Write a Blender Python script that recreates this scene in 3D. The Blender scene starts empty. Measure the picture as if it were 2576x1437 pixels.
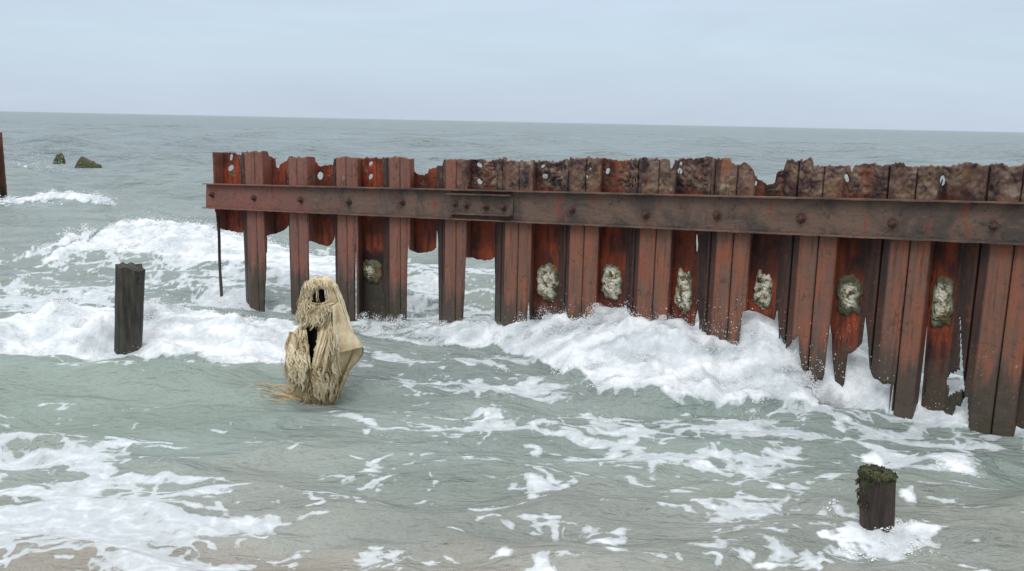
import bpy, bmesh, math, random
import numpy as np
from mathutils import Matrix, Vector

random.seed(7); rng = np.random.default_rng(7)
scene = bpy.context.scene
COL = scene.collection

# ------------------------------------------------------------------ camera model (photograph measured on a 2576 x 1437 grid)
W, H, F, CH = 2576.0, 1437.0, 2213.0, 2.65
ROLL = math.atan2(53, 2576); PITCH = math.atan(412*math.cos(ROLL)/F)
cr, sr, cp, sp = math.cos(ROLL), math.sin(ROLL), math.cos(PITCH), math.sin(PITCH)

def project(P):
    P = np.atleast_2d(np.asarray(P, float)); X, Y, Z = P[:, 0], P[:, 1], P[:, 2]-CH
    dep = Y*cp-Z*sp; up = Y*sp+Z*cp
    x = F*X/dep; y = -F*up/dep
    return np.stack([W/2+x*cr-y*sr, H/2+x*sr+y*cr], 1), dep

def ray(px):
    x = px[0]-W/2; y = px[1]-H/2
    x, y = x*cr+y*sr, -x*sr+y*cr
    d = np.array([x, F*cp-y*sp, -F*sp-y*cp]); return d/np.linalg.norm(d)

def onz(x, y, z=0.0):
    d = ray((x, y)); t = (z-CH)/d[2]; return np.array([0, 0, CH])+t*d

def pxm(P):
    return F/project(P)[1][0]

# ------------------------------------------------------------------ noise
def _hash(i, j, s):
    n = (i.astype(np.int64)*374761393+j.astype(np.int64)*668265263+s*974711) & 0x7fffffff
    n = ((n ^ (n >> 13))*1274126177) & 0x7fffffff
    n = ((n ^ (n >> 16))*2246822519) & 0x7fffffff
    return (n ^ (n >> 15)) & 0xffff

def perlin(x, y, s=0):
    x = np.asarray(x, float); y = np.asarray(y, float)
    xi = np.floor(x); yi = np.floor(y); fx = x-xi; fy = y-yi
    u = fx*fx*fx*(fx*(fx*6-15)+10); v = fy*fy*fy*(fy*(fy*6-15)+10)
    def g(a, b):
        ang = _hash(xi+a, yi+b, s)*(2*math.pi/65536)
        return np.cos(ang)*(fx-a)+np.sin(ang)*(fy-b)
    return ((g(0, 0)*(1-u)+g(1, 0)*u)*(1-v)+(g(0, 1)*(1-u)+g(1, 1)*u)*v)*1.5

def fbm(x, y, o=4, s=0):
    r = 0; a = 1.0; t = 0
    for k in range(o):
        r = r+a*perlin(x*2**k+k*7.3, y*2**k-k*3.1, s+k); t += a; a *= .5
    return r/t

def worley(x, y, s=0):
    xi = np.floor(x); yi = np.floor(y)
    f1 = np.full(np.shape(x), 9.0); f2 = np.full(np.shape(x), 9.0)
    for a in (-1, 0, 1):
        for b in (-1, 0, 1):
            px = xi+a+_hash(xi+a, yi+b, s)/65536.0; py = yi+b+_hash(xi+a, yi+b, s+51)/65536.0
            d = np.hypot(px-x, py-y)
            f2 = np.where(d < f1, f1, np.minimum(f2, d)); f1 = np.minimum(f1, d)
    return f1, f2

def sstep(a, b, x):
    t = np.clip((x-a)/(b-a), 0, 1); return t*t*(3-2*t)

# ------------------------------------------------------------------ object helpers
def link(o, parent=None):
    COL.objects.link(o)
    if parent is not None: o.parent = parent
    return o

def tag(o, label=None, cat=None, group=None, kind=None):
    if label: o['label'] = label
    if cat: o['category'] = cat
    if group: o['group'] = group
    if kind: o['kind'] = kind
    return o

def empty(name, loc, rotz=0.0):
    o = bpy.data.objects.new(name, None); o.location = [float(v) for v in loc]; o.rotation_euler = (0, 0, rotz); o.empty_display_size = .2
    return link(o)

def mesh_obj(name, verts, faces, mat, parent=None, smooth=True, attrs=None):
    me = bpy.data.meshes.new(name)
    verts = np.asarray(verts, np.float32)
    if isinstance(faces, np.ndarray):
        n, k = faces.shape
        me.vertices.add(len(verts)); me.vertices.foreach_set('co', verts.ravel())
        me.loops.add(n*k); me.polygons.add(n)
        me.loops.foreach_set('vertex_index', faces.astype(np.int32).ravel())
        me.polygons.foreach_set('loop_start', np.arange(0, n*k, k, dtype=np.int32))
        me.update(calc_edges=True)
    else:
        me.from_pydata([tuple(map(float, v)) for v in verts], [], faces); me.update()
    me.polygons.foreach_set('use_smooth', np.full(len(me.polygons), smooth))
    for k, a in (attrs or {}).items():
        at = me.attributes.new(k, 'FLOAT', 'POINT'); at.data.foreach_set('value', np.asarray(a, np.float32).ravel())
    me.materials.append(mat)
    return link(bpy.data.objects.new(name, me), parent)

class MB:
    def __init__(s): s.v = []; s.f = []; s.a = []
    def add(s, v, f, a=0.0):
        o = len(s.v); s.v += [tuple(p) for p in v]; s.f += [tuple(i+o for i in q) for q in f]; s.a += [a]*len(v)
    def tube(s, pts, rad, n=5, a=0.0, cap=True):
        pts = [Vector([float(c) for c in p]) for p in pts]; m = len(pts)
        if not hasattr(rad, '__len__'): rad = [rad]*m
        V = []; up = Vector((.31, .2, .93)).normalized()
        for i, p in enumerate(pts):
            t = (pts[min(i+1, m-1)]-pts[max(i-1, 0)]).normalized()
            b = t.cross(up)
            if b.length < 1e-3: b = t.cross(Vector((1, 0, 0)))
            b.normalize(); c = b.cross(t)
            for j in range(n):
                q = 2*math.pi*j/n; V.append(p+(b*math.cos(q)+c*math.sin(q))*rad[i])
        Fc = [(i*n+j, i*n+(j+1) % n, (i+1)*n+(j+1) % n, (i+1)*n+j) for i in range(m-1) for j in range(n)]
        if cap: Fc += [tuple(range(n)), tuple(range((m-1)*n, m*n))]
        s.add(V, Fc, a)
    def build(s, name, mat, parent=None, smooth=True):
        return mesh_obj(name, s.v, s.f, mat, parent, smooth, {'tint': s.a})

def grid_faces(nr, nc, keep=None, wrap=False):
    i = np.arange(nr-1)[:, None]; j = np.arange(nc if wrap else nc-1)[None, :]
    j2 = (j+1) % nc
    a = i*nc+j; b = i*nc+j2; c = (i+1)*nc+j2; d = (i+1)*nc+j
    f = np.stack([a+0*b, b+0*a, c+0*a, d+0*a], -1)
    if keep is not None: return f[keep]
    return f.reshape(-1, 4)

# ------------------------------------------------------------------ materials
class NT:
    def __init__(s, name):
        s.m = bpy.data.materials.new(name); s.m.use_nodes = True; s.t = s.m.node_tree; s.n = s.t.nodes
        s.p = s.n['Principled BSDF']; s.out = s.n['Material Output']
    def node(s, typ, **kw):
        n = s.n.new(typ)
        for k, v in kw.items(): setattr(n, k, v)
        return n
    def lk(s, a, b): s.t.links.new(a, b)
    def pos(s, scale=(1, 1, 1), loc=(0, 0, 0)):
        g = s.node('ShaderNodeNewGeometry'); m = s.node('ShaderNodeMapping')
        m.inputs['Scale'].default_value = scale; m.inputs['Location'].default_value = loc
        s.lk(g.outputs['Position'], m.inputs['Vector']); return m.outputs['Vector']
    def noise(s, vec, scale, detail=4, rough=.55, dist=0):
        n = s.node('ShaderNodeTexNoise'); n.inputs['Scale'].default_value = scale; n.inputs['Detail'].default_value = detail
        n.inputs['Roughness'].default_value = rough; n.inputs['Distortion'].default_value = dist
        s.lk(vec, n.inputs['Vector']); return n.outputs['Fac']
    def ramp(s, fac, stops, interp='LINEAR'):
        r = s.node('ShaderNodeValToRGB'); r.color_ramp.interpolation = interp; e = r.color_ramp.elements
        while len(e) < len(stops): e.new(.5)
        for q, (p, c) in zip(e, stops):
            q.position = p; q.color = (c, c, c, 1) if not hasattr(c, '__len__') else (*c, 1)
        s.lk(fac, r.inputs['Fac']); return r.outputs['Color']
    def mix(s, fac, a, b, typ='MIX'):
        m = s.node('ShaderNodeMix', data_type='RGBA', blend_type=typ)
        for i, v in ((0, fac), (6, a), (7, b)):
            if isinstance(v, (int, float)): m.inputs[i].default_value = v
            elif isinstance(v, tuple): m.inputs[i].default_value = (*v, 1)
            else: s.lk(v, m.inputs[i])
        return m.outputs[2]
    def math(s, op, a, b=None, c=None, clamp=False):
        m = s.node('ShaderNodeMath', operation=op, use_clamp=clamp)
        for i, v in enumerate((a, b, c)):
            if v is None: continue
            if isinstance(v, (int, float)): m.inputs[i].default_value = v
            else: s.lk(v, m.inputs[i])
        return m.outputs[0]
    def attr(s, name):
        a = s.node('ShaderNodeAttribute'); a.attribute_name = name; return a.outputs['Fac']
    def maprange(s, v, a, b, c=0.0, d=1.0):
        m = s.node('ShaderNodeMapRange', interpolation_type='SMOOTHSTEP')
        for i, q in ((1, a), (2, b), (3, c), (4, d)): m.inputs[i].default_value = q
        s.lk(v, m.inputs[0]); return m.outputs[0]
    def bump(s, h, strength, dist, prev=None):
        b = s.node('ShaderNodeBump'); b.inputs['Strength'].default_value = strength; b.inputs['Distance'].default_value = dist
        s.lk(h, b.inputs['Height'])
        if prev is not None: s.lk(prev, b.inputs['Normal'])
        return b.outputs['Normal']
    def set(s, **kw):
        for k, v in kw.items():
            i = s.p.inputs[k.replace('_', ' ')]
            if isinstance(v, (int, float)): i.default_value = v
            elif isinstance(v, tuple): i.default_value = (*v, 1) if len(v) == 3 else v
            else: s.lk(v, i)
        return s.m

def mat_rust():
    t = NT('rusted_steel'); P = t.pos()
    n1 = t.noise(P, 2.2, 6, .6); n2 = t.noise(P, 14, 5, .65); n3 = t.noise(t.pos((5, 5, .7)), 3, 5, .6); n4 = t.noise(P, 45, 4, .6)
    tone = t.attr('tone'); crust = t.attr('crust'); brown = t.attr('brown')
    flange = t.mix(t.maprange(n3, .40, .62), (.185, .090, .074), (.235, .096, .070))
    flange = t.mix(brown, flange, t.mix(t.maprange(n3, .40, .66), (.140, .082, .059), (.235, .086, .046)))
    flange = t.mix(t.math('MULTIPLY', t.maprange(n1, .55, .70, 0, .8), t.math('ADD', brown, .15, clamp=True)), flange, (.25, .072, .036))
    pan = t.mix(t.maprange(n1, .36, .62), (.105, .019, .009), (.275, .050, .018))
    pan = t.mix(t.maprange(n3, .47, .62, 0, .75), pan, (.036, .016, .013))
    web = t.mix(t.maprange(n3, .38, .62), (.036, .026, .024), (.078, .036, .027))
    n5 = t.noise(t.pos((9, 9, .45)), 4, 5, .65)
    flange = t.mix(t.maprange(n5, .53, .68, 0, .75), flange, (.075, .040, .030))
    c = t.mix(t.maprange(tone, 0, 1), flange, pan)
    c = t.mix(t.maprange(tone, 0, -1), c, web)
    c = t.mix(t.maprange(n2, .58, .70, 0, .5), c, (.25, .066, .032))
    c = t.mix(t.maprange(n2, .43, .33, 0, .5), c, (.055, .03, .024))
    cn = t.noise(P, 7.5, 6, .68)
    crc = t.ramp(cn, [(.32, (.012, .010, .012)), (.41, (.040, .027, .027)), (.47, (.105, .064, .054)), (.54, (.165, .108, .082)), (.61, (.205, .150, .115)), (.72, (.30, .25, .20))])
    ln = t.noise(P, 3.1, 4, .6, .3)
    crc = t.mix(t.maprange(ln, .56, .68, 0, .8), crc, t.mix(n2, (.14, .095, .035), (.26, .17, .055)))
    crc = t.mix(t.maprange(ln, .45, .36, 0, .75), crc, t.mix(n2, (.010, .009, .011), (.045, .026, .028)))
    c = t.mix(crust, c, crc)
    c = t.mix(t.attr('stain_shade'), c, t.mix(n2, (.006, .005, .006), (.030, .017, .016)))
    sx = t.node('ShaderNodeSeparateXYZ'); g = t.node('ShaderNodeNewGeometry'); t.lk(g.outputs['Position'], sx.inputs[0])
    zz = t.math('ADD', sx.outputs[2], t.math('MULTIPLY', t.math('SUBTRACT', n3, .5), 1.1))
    wet = t.maprange(zz, .74, .34, 0, .86)
    c = t.mix(wet, c, t.mix(n2, (.040, .035, .029), (.082, .066, .052)))
    bn = t.math('MULTIPLY', t.maprange(zz, 1.15, .75), t.math('MULTIPLY', t.maprange(n4, .60, .68, 0, .6), t.maprange(n1, .48, .62)))
    c = t.mix(bn, c, (.36, .33, .25))
    alg = t.math('MULTIPLY', t.maprange(zz, .5, .2), t.maprange(n1, .48, .6, 0, .5))
    c = t.mix(alg, c, (.03, .04, .018))
    nb = t.math('ADD', t.math('MULTIPLY', n2, .6), t.math('MULTIPLY', n4, .4))
    return t.set(Base_Color=c, Roughness=t.math('SUBTRACT', .82, t.math('MULTIPLY', wet, .3)), Normal=t.bump(nb, .7, .014), Specular_IOR_Level=.35)

def mat_wale():
    t = NT('wale_steel'); P = t.pos()
    brown = t.attr('brown')
    n1 = t.noise(P, 2.6, 6, .62, .6); n2 = t.noise(P, 17, 6, .65); n4 = t.noise(P, 50, 3, .6); n3 = t.noise(t.pos((3, 3, .8)), 3.5, 5, .6)
    red = t.mix(t.maprange(n1, .4, .62), (.180, .088, .074), (.225, .094, .072))
    gry = t.mix(t.maprange(n1, .38, .6), (.070, .056, .049), (.150, .098, .075))
    fac = t.math('ADD', brown, t.math('MULTIPLY', t.math('SUBTRACT', n1, .5), 2.0))
    c = t.mix(t.maprange(fac, .3, .62), red, gry)
    c = t.mix(t.maprange(n3, .57, .66, 0, .8), c, (.20, .062, .042))
    c = t.mix(t.maprange(n2, .57, .72, 0, .6), c, (.17, .10, .065))
    c = t.mix(t.maprange(n2, .42, .30, 0, .7), c, (.03, .022, .020))
    nb = t.math('ADD', t.math('MULTIPLY', n2, .7), t.math('MULTIPLY', n4, .3))
    return t.set(Base_Color=c, Roughness=.8, Normal=t.bump(nb, 1.0, .022), Specular_IOR_Level=.35)

def mat_barnacle():
    t = NT('barnacle_growth'); P = t.pos()
    n1 = t.noise(P, 13, 6, .65, .5); n2 = t.noise(P, 45, 4, .6); n3 = t.noise(P, 6, 3, .5)
    c = t.ramp(n1, [(.32, (.022, .022, .012)), (.41, (.08, .075, .035)), (.46, (.34, .30, .21)), (.53, (.58, .55, .45)), (.68, (.72, .71, .63))])
    c = t.mix(t.maprange(t.math('ADD', t.attr('rim'), t.math('MULTIPLY', t.math('SUBTRACT', n3, .5), 1.2)), .45, .95, 0, .9), c, t.mix(n2, (.018, .022, .010), (.07, .075, .022)))
    c = t.mix(t.maprange(n3, .56, .66, 0, .55), c, (.23, .125, .035))
    return t.set(Base_Color=c, Roughness=.7, Normal=t.bump(t.math('ADD', n1, t.math('MULTIPLY', n2, .5)), 1.0, .02))

def mat_wood(name, dark, light, moss, moss_amt):
    t = NT(name); tc = t.node('ShaderNodeTexCoord'); m = t.node('ShaderNodeMapping'); m.inputs['Scale'].default_value = (1, 1, .12)
    t.lk(tc.outputs['Object'], m.inputs['Vector']); V = m.outputs['Vector']
    n1 = t.noise(V, 22, 6, .65); n2 = t.noise(tc.outputs['Object'], 9, 5, .6); n3 = t.noise(tc.outputs['Object'], 60, 3, .6)
    c = t.mix(t.maprange(n1, .35, .68), dark, light)
    c = t.mix(t.maprange(n2, .40, .32, 0, .7), c, (.012, .011, .010))
    mm = t.math('MULTIPLY', t.math('ADD', t.attr('moss'), t.math('SUBTRACT', n2, .5)), moss_amt)
    c = t.mix(t.maprange(mm, .35, .7), c, t.mix(t.maprange(n3, .35, .65), (moss[0]*.4, moss[1]*.4, moss[2]*.4), moss))
    return t.set(Base_Color=c, Roughness=.75, Normal=t.bump(t.math('ADD', n1, t.math('MULTIPLY', n3, .5)), .9, .015))

def mat_cloth():
    t = NT('frayed_tan_cloth'); tc = t.node('ShaderNodeTexCoord'); O = tc.outputs['Object']
    n1 = t.noise(O, 7, 5, .6); n2 = t.noise(O, 40, 4, .6)
    wv = t.node('ShaderNodeTexWave'); wv.inputs['Scale'].default_value = 22; wv.inputs['Distortion'].default_value = 4; wv.inputs['Detail'].default_value = 2; wv.bands_direction = 'Z'
    t.lk(O, wv.inputs['Vector'])
    c = t.mix(t.maprange(n1, .35, .66), (.46, .36, .21), (.72, .61, .42))
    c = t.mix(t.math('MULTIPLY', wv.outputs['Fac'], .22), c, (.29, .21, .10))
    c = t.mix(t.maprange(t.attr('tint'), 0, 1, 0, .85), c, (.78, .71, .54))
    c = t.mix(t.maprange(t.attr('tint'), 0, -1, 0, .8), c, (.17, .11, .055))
    sx = t.node('ShaderNodeSeparateXYZ'); t.lk(O, sx.inputs[0])
    c = t.mix(t.maprange(sx.outputs[2], .30, .02, 0, .45), c, (.27, .18, .08))
    return t.set(Base_Color=c, Roughness=.9, Normal=t.bump(n2, .7, .008), Specular_IOR_Level=.15)

def mat_plain(name, col, rough=.8, nscale=12, var=.5):
    t = NT(name); tc = t.node('ShaderNodeTexCoord'); n = t.noise(tc.outputs['Object'], nscale, 5, .6)
    c = t.mix(t.maprange(n, .35, .65), tuple(v*(1-var) for v in col), tuple(min(1, v*(1+var)) for v in col))
    return t.set(Base_Color=c, Roughness=rough, Normal=t.bump(n, .7, .02))

def mat_foam():
    t = NT('white_foam'); n = t.noise(t.pos(), 18, 4, .6)
    return t.set(Base_Color=t.mix(n, (.76, .78, .80), (.84, .85, .86)), Roughness=.65, Specular_IOR_Level=.25,
                 Subsurface_Weight=.0)

def mat_water():
    t = NT('sea_water'); P = t.pos()
    foam = t.attr('foam'); sand = t.attr('sand'); far = t.attr('far'); green = t.attr('green')
    d1 = t.noise(P, 9, 6, .62, .8); d2 = t.noise(P, 42, 3, .6)
    det = t.math('ADD', t.math('MULTIPLY', t.math('SUBTRACT', d1, .5), .9), t.math('MULTIPLY', t.math('SUBTRACT', d2, .5), .35))
    ff = t.math('ADD', foam, t.math('MULTIPLY', det, t.math('SUBTRACT', 1.0, t.math('MULTIPLY', far, .8))))
    ff = t.math('MULTIPLY', t.maprange(ff, .33, .56), t.maprange(t.math('ADD', foam, t.math('MULTIPLY', det, .6)), .45, 1.0, .58, 1.0))
    wn = t.noise(t.pos((.6, 1.2, 1)), .8, 5, .6, .5)
    c = t.mix(t.maprange(wn, .35, .65), (.200, .246, .232), (.255, .298, .282))
    c = t.mix(green, c, (.225, .283, .245))
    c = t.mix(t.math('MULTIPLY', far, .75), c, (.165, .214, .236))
    c = t.mix(sand, c, t.mix(t.maprange(wn, .35, .65), (.265, .238, .200), (.325, .290, .248)))
    mot = t.noise(P, 3.2, 6, .62, .4)
    fcol = t.mix(t.maprange(t.math('ADD', foam, t.math('MULTIPLY', det, .8)), .60, 1.30), (.54, .585, .62), (.80, .82, .835))
    fcol = t.mix(t.maprange(mot, .50, .66, 0, .5), fcol, (.52, .575, .615))
    sea = t.pos((.45, 1.25, 1))
    b0 = t.noise(sea, .22, 5, .6, .3); b1 = t.noise(sea, 1.3, 7, .64, .4); b2 = t.noise(t.pos((.6, 1.3, 1)), 6, 3, .55, .3)
    b9 = t.noise(t.pos((.35, 1.2, 1)), .05, 6, .62, .3)
    nb = t.bump(t.math('MULTIPLY', b9, t.attr('far2')), 1.0, 9.0)
    nb = t.bump(t.math('MULTIPLY', b0, far), 1.0, 2.8, nb)
    nb = t.bump(b1, .9, .34, nb)
    nb = t.bump(b2, .8, .03, nb)
    nf = t.bump(t.math('ADD', d1, t.math('MULTIPLY', d2, .5)), .35, .025)
    wp = t.p
    t.set(Base_Color=c, Roughness=t.math('ADD', .11, t.math('MULTIPLY', far, .22)), IOR=1.33, Normal=nb, Specular_IOR_Level=.5)
    fp = t.node('ShaderNodeBsdfPrincipled'); t.lk(fcol, fp.inputs['Base Color']); fp.inputs['Roughness'].default_value = .6
    fp.inputs['Specular IOR Level'].default_value = .25; t.lk(nf, fp.inputs['Normal'])
    mx = t.node('ShaderNodeMixShader'); t.lk(ff, mx.inputs[0]); t.lk(wp.outputs[0], mx.inputs[1]); t.lk(fp.outputs[0], mx.inputs[2])
    t.lk(mx.outputs[0], t.out.inputs['Surface'])
    return t.m

M = dict(rust=mat_rust(), wale=mat_wale(), barn=mat_barnacle(), cloth=mat_cloth(), foam=mat_foam(), water=mat_water(),
         wood=mat_wood('weathered_dark_timber', (.013, .012, .011), (.066, .058, .045), (.040, .047, .018), 1.0),
         mossy=mat_wood('mossy_timber', (.018, .013, .011), (.060, .042, .034), (.070, .075, .028), 1.25),
         stump=mat_wood('algae_timber', (.026, .026, .022), (.085, .078, .058), (.070, .078, .020), 1.3),
         bolt=mat_plain('rusty_bolt', (.075, .035, .026), .8, 30), sand=mat_plain('wet_sand', (.24, .19, .14), .7, 2, .2),
         core=mat_plain('dark_core_wood', (.012, .009, .008), .8, 20))

# ------------------------------------------------------------------ the groyne wall frame
WA, WB = -0.60502385, 10.29382576
EL = math.hypot(1, WA); E2 = np.array([1/EL, WA/EL]); N2 = np.array([E2[1], -E2[0]])   # N2 points to the camera side
if N2[1] > 0: N2 = -N2
O2 = np.array([0, WB])

def wpt(u, v, z):                                   # v = depth behind the front plane
    p = O2[None, :]+np.outer(np.atleast_1d(u), E2)-np.outer(np.atleast_1d(v), N2)
    return np.column_stack([p, np.broadcast_to(np.asarray(z, float), (len(p),))])

def u_at(px, py, v=0.0):                            # where the pixel's ray meets the vertical plane at depth v
    d = ray((px, py)); o = O2-v*N2
    nx = -N2; t = (o@nx)/(d[:2]@nx); q = t*d
    return (q[:2]-o)@E2, q[2]+CH

def proj1(X, Y, z):
    Z = z-CH; dep = Y*cp-Z*sp; x = F*X/dep; y = -F*(Y*sp+Z*cp)/dep
    return W/2+x*cr-y*sr, H/2+x*sr+y*cr

def col_xy(u, v):
    return O2[0]+u*E2[0]-v*N2[0], O2[1]+u*E2[1]-v*N2[1]

def z_for_y(u, v, y):                               # height at which column (u, v) projects to image row y
    X, Y = col_xy(u, v); q = (y-H/2)/F               # q*dep = X*sr - (Y*sp+Z*cp)*cr
    Z = (X*sr-Y*sp*cr-q*Y*cp)/(cp*cr-q*sp)
    return Z+CH

z1 = lambda p: (494.2+.3281*p[0], 349.7+.3280*p[1])
z2 = lambda p: (950.4+.3386*p[0], 364.9+.3386*p[1])
z3 = lambda p: (1406.6+.3809*p[0], 364.9+.3809*p[1])
z4 = lambda p: (1900.8+.5185*p[0], 380.2+.5185*p[1])

PD = .18
# outer left edge A, seam B, outer right edge C, pan left edge D, pan right edge E   (image x about row 600-690)
KEYS = [(None, None, 546.7, 571, 612.9), (624.8, 647.7, 666.4, 691, 729), (732, 751.8, 777, 799, 841.3), (851.2, 873.8, 901, 912.5, 965.7),
        (982, 1007.3, 1031, 1041.8, 1098.7), (1121.4, 1146.8, 1172.2, 1184, 1245), (1271.4, 1302.5, 1334.7, 1343.2, 1405.8),
        (1433.9, 1466.4, 1501.8, 1506.4, 1574.2), (1608.5, 1645.8, 1683.9, 1690.4, 1756.3), (1800.8, 1838.9, 1880.8, 1885.8, 1956.2),
        (2008, 2051, 2096.8, 2104, 2173), (2234, 2279.3, 2330, 2339, 2410.5)]
UK = []
for k, (a, b, c, d, e) in enumerate(KEYS):
    y = 575+10*k
    UK.append([None if q is None else u_at(q, y+30, v)[0] for q, v in ((a, 0), (b, 0), (c, 0), (d, PD), (e, PD))])
a12 = u_at(2484, 720)[0]; b12 = u_at(2539.6, 720)[0]
base = UK[11]
for k in range(4):
    off = (b12-base[1])+k*.835
    r = [q+off for q in base]
    if k == 0: r[0] = a12; r[1] = b12
    UK.append(r)

TOP = [z1(p) for p in [(140, 104), (160, 105), (250, 107), (262, 108), (300, 112), (325, 125), (345, 125), (350, 110), (385, 108), (390, 100), (470, 98), (520, 102), (545, 105), (555, 140), (590, 150), (607, 160), (608, 212), (620, 226), (635, 222), (645, 200), (660, 190), (700, 165), (712, 140), (718, 142), (830, 142), (905, 145), (912, 180), (928, 192), (932, 212), (955, 215), (975, 205), (1010, 205), (1050, 200), (1060, 150), (1085, 148), (1130, 135), (1160, 142), (1270, 148), (1280, 155), (1300, 145), (1390, 148)]]
TOP += [z2(p) for p in [(0, 105), (25, 105), (30, 100), (85, 95), (150, 88), (200, 95), (265, 105), (283, 150), (268, 175), (270, 200), (300, 215), (340, 235), (375, 215), (382, 180), (400, 185), (440, 165), (480, 155), (495, 110), (560, 110), (640, 108), (670, 110), (740, 108), (820, 118), (840, 130), (855, 112), (880, 112), (890, 122), (900, 108), (935, 100), (950, 105), (960, 115), (1020, 118), (1100, 122), (1200, 120), (1300, 125)]]
TOP += [z3(p) for p in [(0, 115), (60, 95), (130, 88), (230, 88), (330, 95), (430, 105), (510, 100), (570, 88), (620, 88), (640, 100), (720, 92), (731, 105), (733, 150), (755, 152), (765, 105), (800, 95), (850, 88), (900, 92), (940, 85), (1000, 78), (1020, 90), (1060, 98), (1100, 85), (1130, 95), (1135, 120), (1200, 135), (1220, 120), (1260, 140), (1285, 170), (1292, 200), (1310, 225), (1330, 235), (1370, 260), (1410, 265), (1430, 250), (1434, 200), (1450, 165)]]
TOP += [z4(p) for p in [(105, 110), (115, 95), (140, 95), (150, 50), (180, 40), (190, 50), (270, 40), (280, 72), (350, 75), (458, 70), (462, 95), (474, 95), (480, 70), (560, 62), (620, 70), (720, 55), (725, 75), (800, 78), (830, 72), (900, 72), (940, 80), (980, 65), (1040, 55), (1090, 70), (1200, 62), (1210, 75), (1302, 75), (1400, 70), (1600, 60), (2400, 20)]]
TX, TY = np.array(TOP).T

WAT = 9999
BOT = [[z1(p) for p in [(130, 560), (156, 560), (157, 684), (190, 690), (230, 702), (262, 705), (300, 712), (357, 718), (360, 560), (371, 560), (373, 1400)]],
       [z1(p) for p in [(519, 1400), (526, 1150), (536, 1000), (538, 745), (560, 735), (600, 728), (640, 712), (680, 692), (712, 660), (717, 600), (720, 600), (722, 1400)]],
       [z1(p) for p in [(861, 1400), (864, 782), (900, 788), (930, 800), (970, 815), (1010, 822), (1040, 800), (1056, 760), (1060, 700), (1063, 600), (1069, 600), (1072, 1400)]],
       [z1(p) for p in [(1213, 1400), (1219, 790), (1227, 800), (1236, 1400)]],
       [z2(p) for p in [(211, 1400), (214, 1000), (218, 820), (224, 700), (230, 765), (250, 785), (290, 800), (330, 803), (380, 795), (415, 778), (432, 765), (436, 640), (444, 630), (452, 700), (458, 1450)]],
       [z2(p) for p in [(624, 1450), (640, 1150), (647, 1020), (649, 900), (652, 800), (658, 838), (700, 836), (740, 848), (790, 858), (850, 850), (866, 820), (873, 850), (877, 1450)]],
       [z2(p) for p in [(1096, 1450), (1110, 1250), (1120, 1145), (1128, 1200), (1136, 1400), (1160, 1370), (1200, 1345), (1250, 1320), (1300, 1300), (1335, 1285), (1342, 1200), (1350, 1300), (1354, 1450)]],
       [z3(p) for p in [(221, 1450), (228, 1150), (236, 1075), (280, 1066), (330, 1070), (370, 1085), (400, 1105), (432, 1115), (441, 1040), (448, 1060), (454, 1450)]],
       [z3(p) for p in [(742, 1200), (780, 1255), (850, 1266), (890, 1245), (903, 1110), (915, 1075), (928, 1150), (935, 1450)]],
       [z3(p) for p in [(1036, 1240), (1075, 1310), (1095, 1385), (1110, 1375), (1150, 1345), (1190, 1310), (1198, 1200), (1203, 1105), (1240, 1095), (1270, 1093), (1310, 1100), (1350, 1122), (1420, 1158), (1436, 1085), (1446, 1090), (1462, 1400)]],
       [z4(p) for p in [(115, 800), (125, 900), (150, 960), (180, 920), (212, 890), (216, 1000), (225, 1050), (262, 1160), (285, 1140), (300, 1110), (330, 1115), (345, 1020), (352, 900), (362, 788), (370, 900), (378, 1050), (390, 1150), (400, 1200), (438, 1195), (441, 1000), (446, 990), (490, 962), (515, 930), (522, 850), (532, 770), (545, 900), (556, 1060), (575, 1100), (620, 1130), (655, 1130), (662, 1500)]],
       [z4(p) for p in [(808, 1500), (813, 840), (822, 830), (832, 1100), (842, 1500)]]]
BOT = [np.array(b) for b in BOT]
HOLES_E = [(*z1((265, 222)), 7.2, 7.8), (*z1((268, 140)), 4.6, 7.5), (*z1((950, 282)), 6.8, 12.5), (*z1((1338, 188)), 5.6, 5.4), (*z1((1338, 288)), 5.6, 7), (*z1((703, 325)), 2.5, 2.5),
           (*z2((757, 149)), 6.6, 6.8), (*z2((757, 270)), 6, 7.5), (*z2((1228, 157)), 4.8, 5.3), (*z2((1243, 232)), 6.5, 7.5),
           (*z3((322, 172)), 5, 9), (*z3((185, 210)), 3, 5.5), (*z3((207, 160)), 3, 4), (*z3((797, 172)), 6.2, 8.5), (*z3((805, 122)), 4, 4.6), (*z3((1298, 252)), 4, 6.5), (*z3((911, 650)), 2.6, 28),
           (*z4((442, 130)), 7, 10.5), (*z4((906, 142)), 7.2, 17)]
HOLES_P = [[z4(p) for p in [(988, 800), (992, 920), (988, 1060), (960, 1070), (940, 1078), (925, 1120), (936, 1150), (934, 1192), (985, 1165), (1014, 1162), (1016, 1160), (1010, 1060), (1001, 940), (996, 800)]],
           [z4(p) for p in [(1014, 1190), (990, 1240), (968, 1232), (965, 1260), (945, 1290), (900, 1400), (1040, 1400), (1030, 1190)]]]

def in_poly(x, y, poly):
    ins = np.zeros(x.shape, bool); n = len(poly)
    for i in range(n):
        x1, y1 = poly[i]; x2, y2 = poly[(i+1) % n]
        if y1 == y2: continue
        ins ^= ((y1 > y) != (y2 > y)) & (x < (x2-x1)*(y-y1)/(y2-y1)+x1)
    return ins

def bot_y(x):
    for b in BOT:
        if b[0, 0] <= x <= b[-1, 0]: return float(np.interp(x, b[:, 0], b[:, 1]))
    return None

groyne = empty('sheet_pile_groyne', (*wpt(0, 0.09, 0)[0],))
tag(groyne, 'long rusted corrugated steel groyne with ragged top and bolted horizontal beam standing in the surf', 'groyne')
GI = Matrix.Translation(groyne.location).inverted()
GOFF = np.array(groyne.location)

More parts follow.
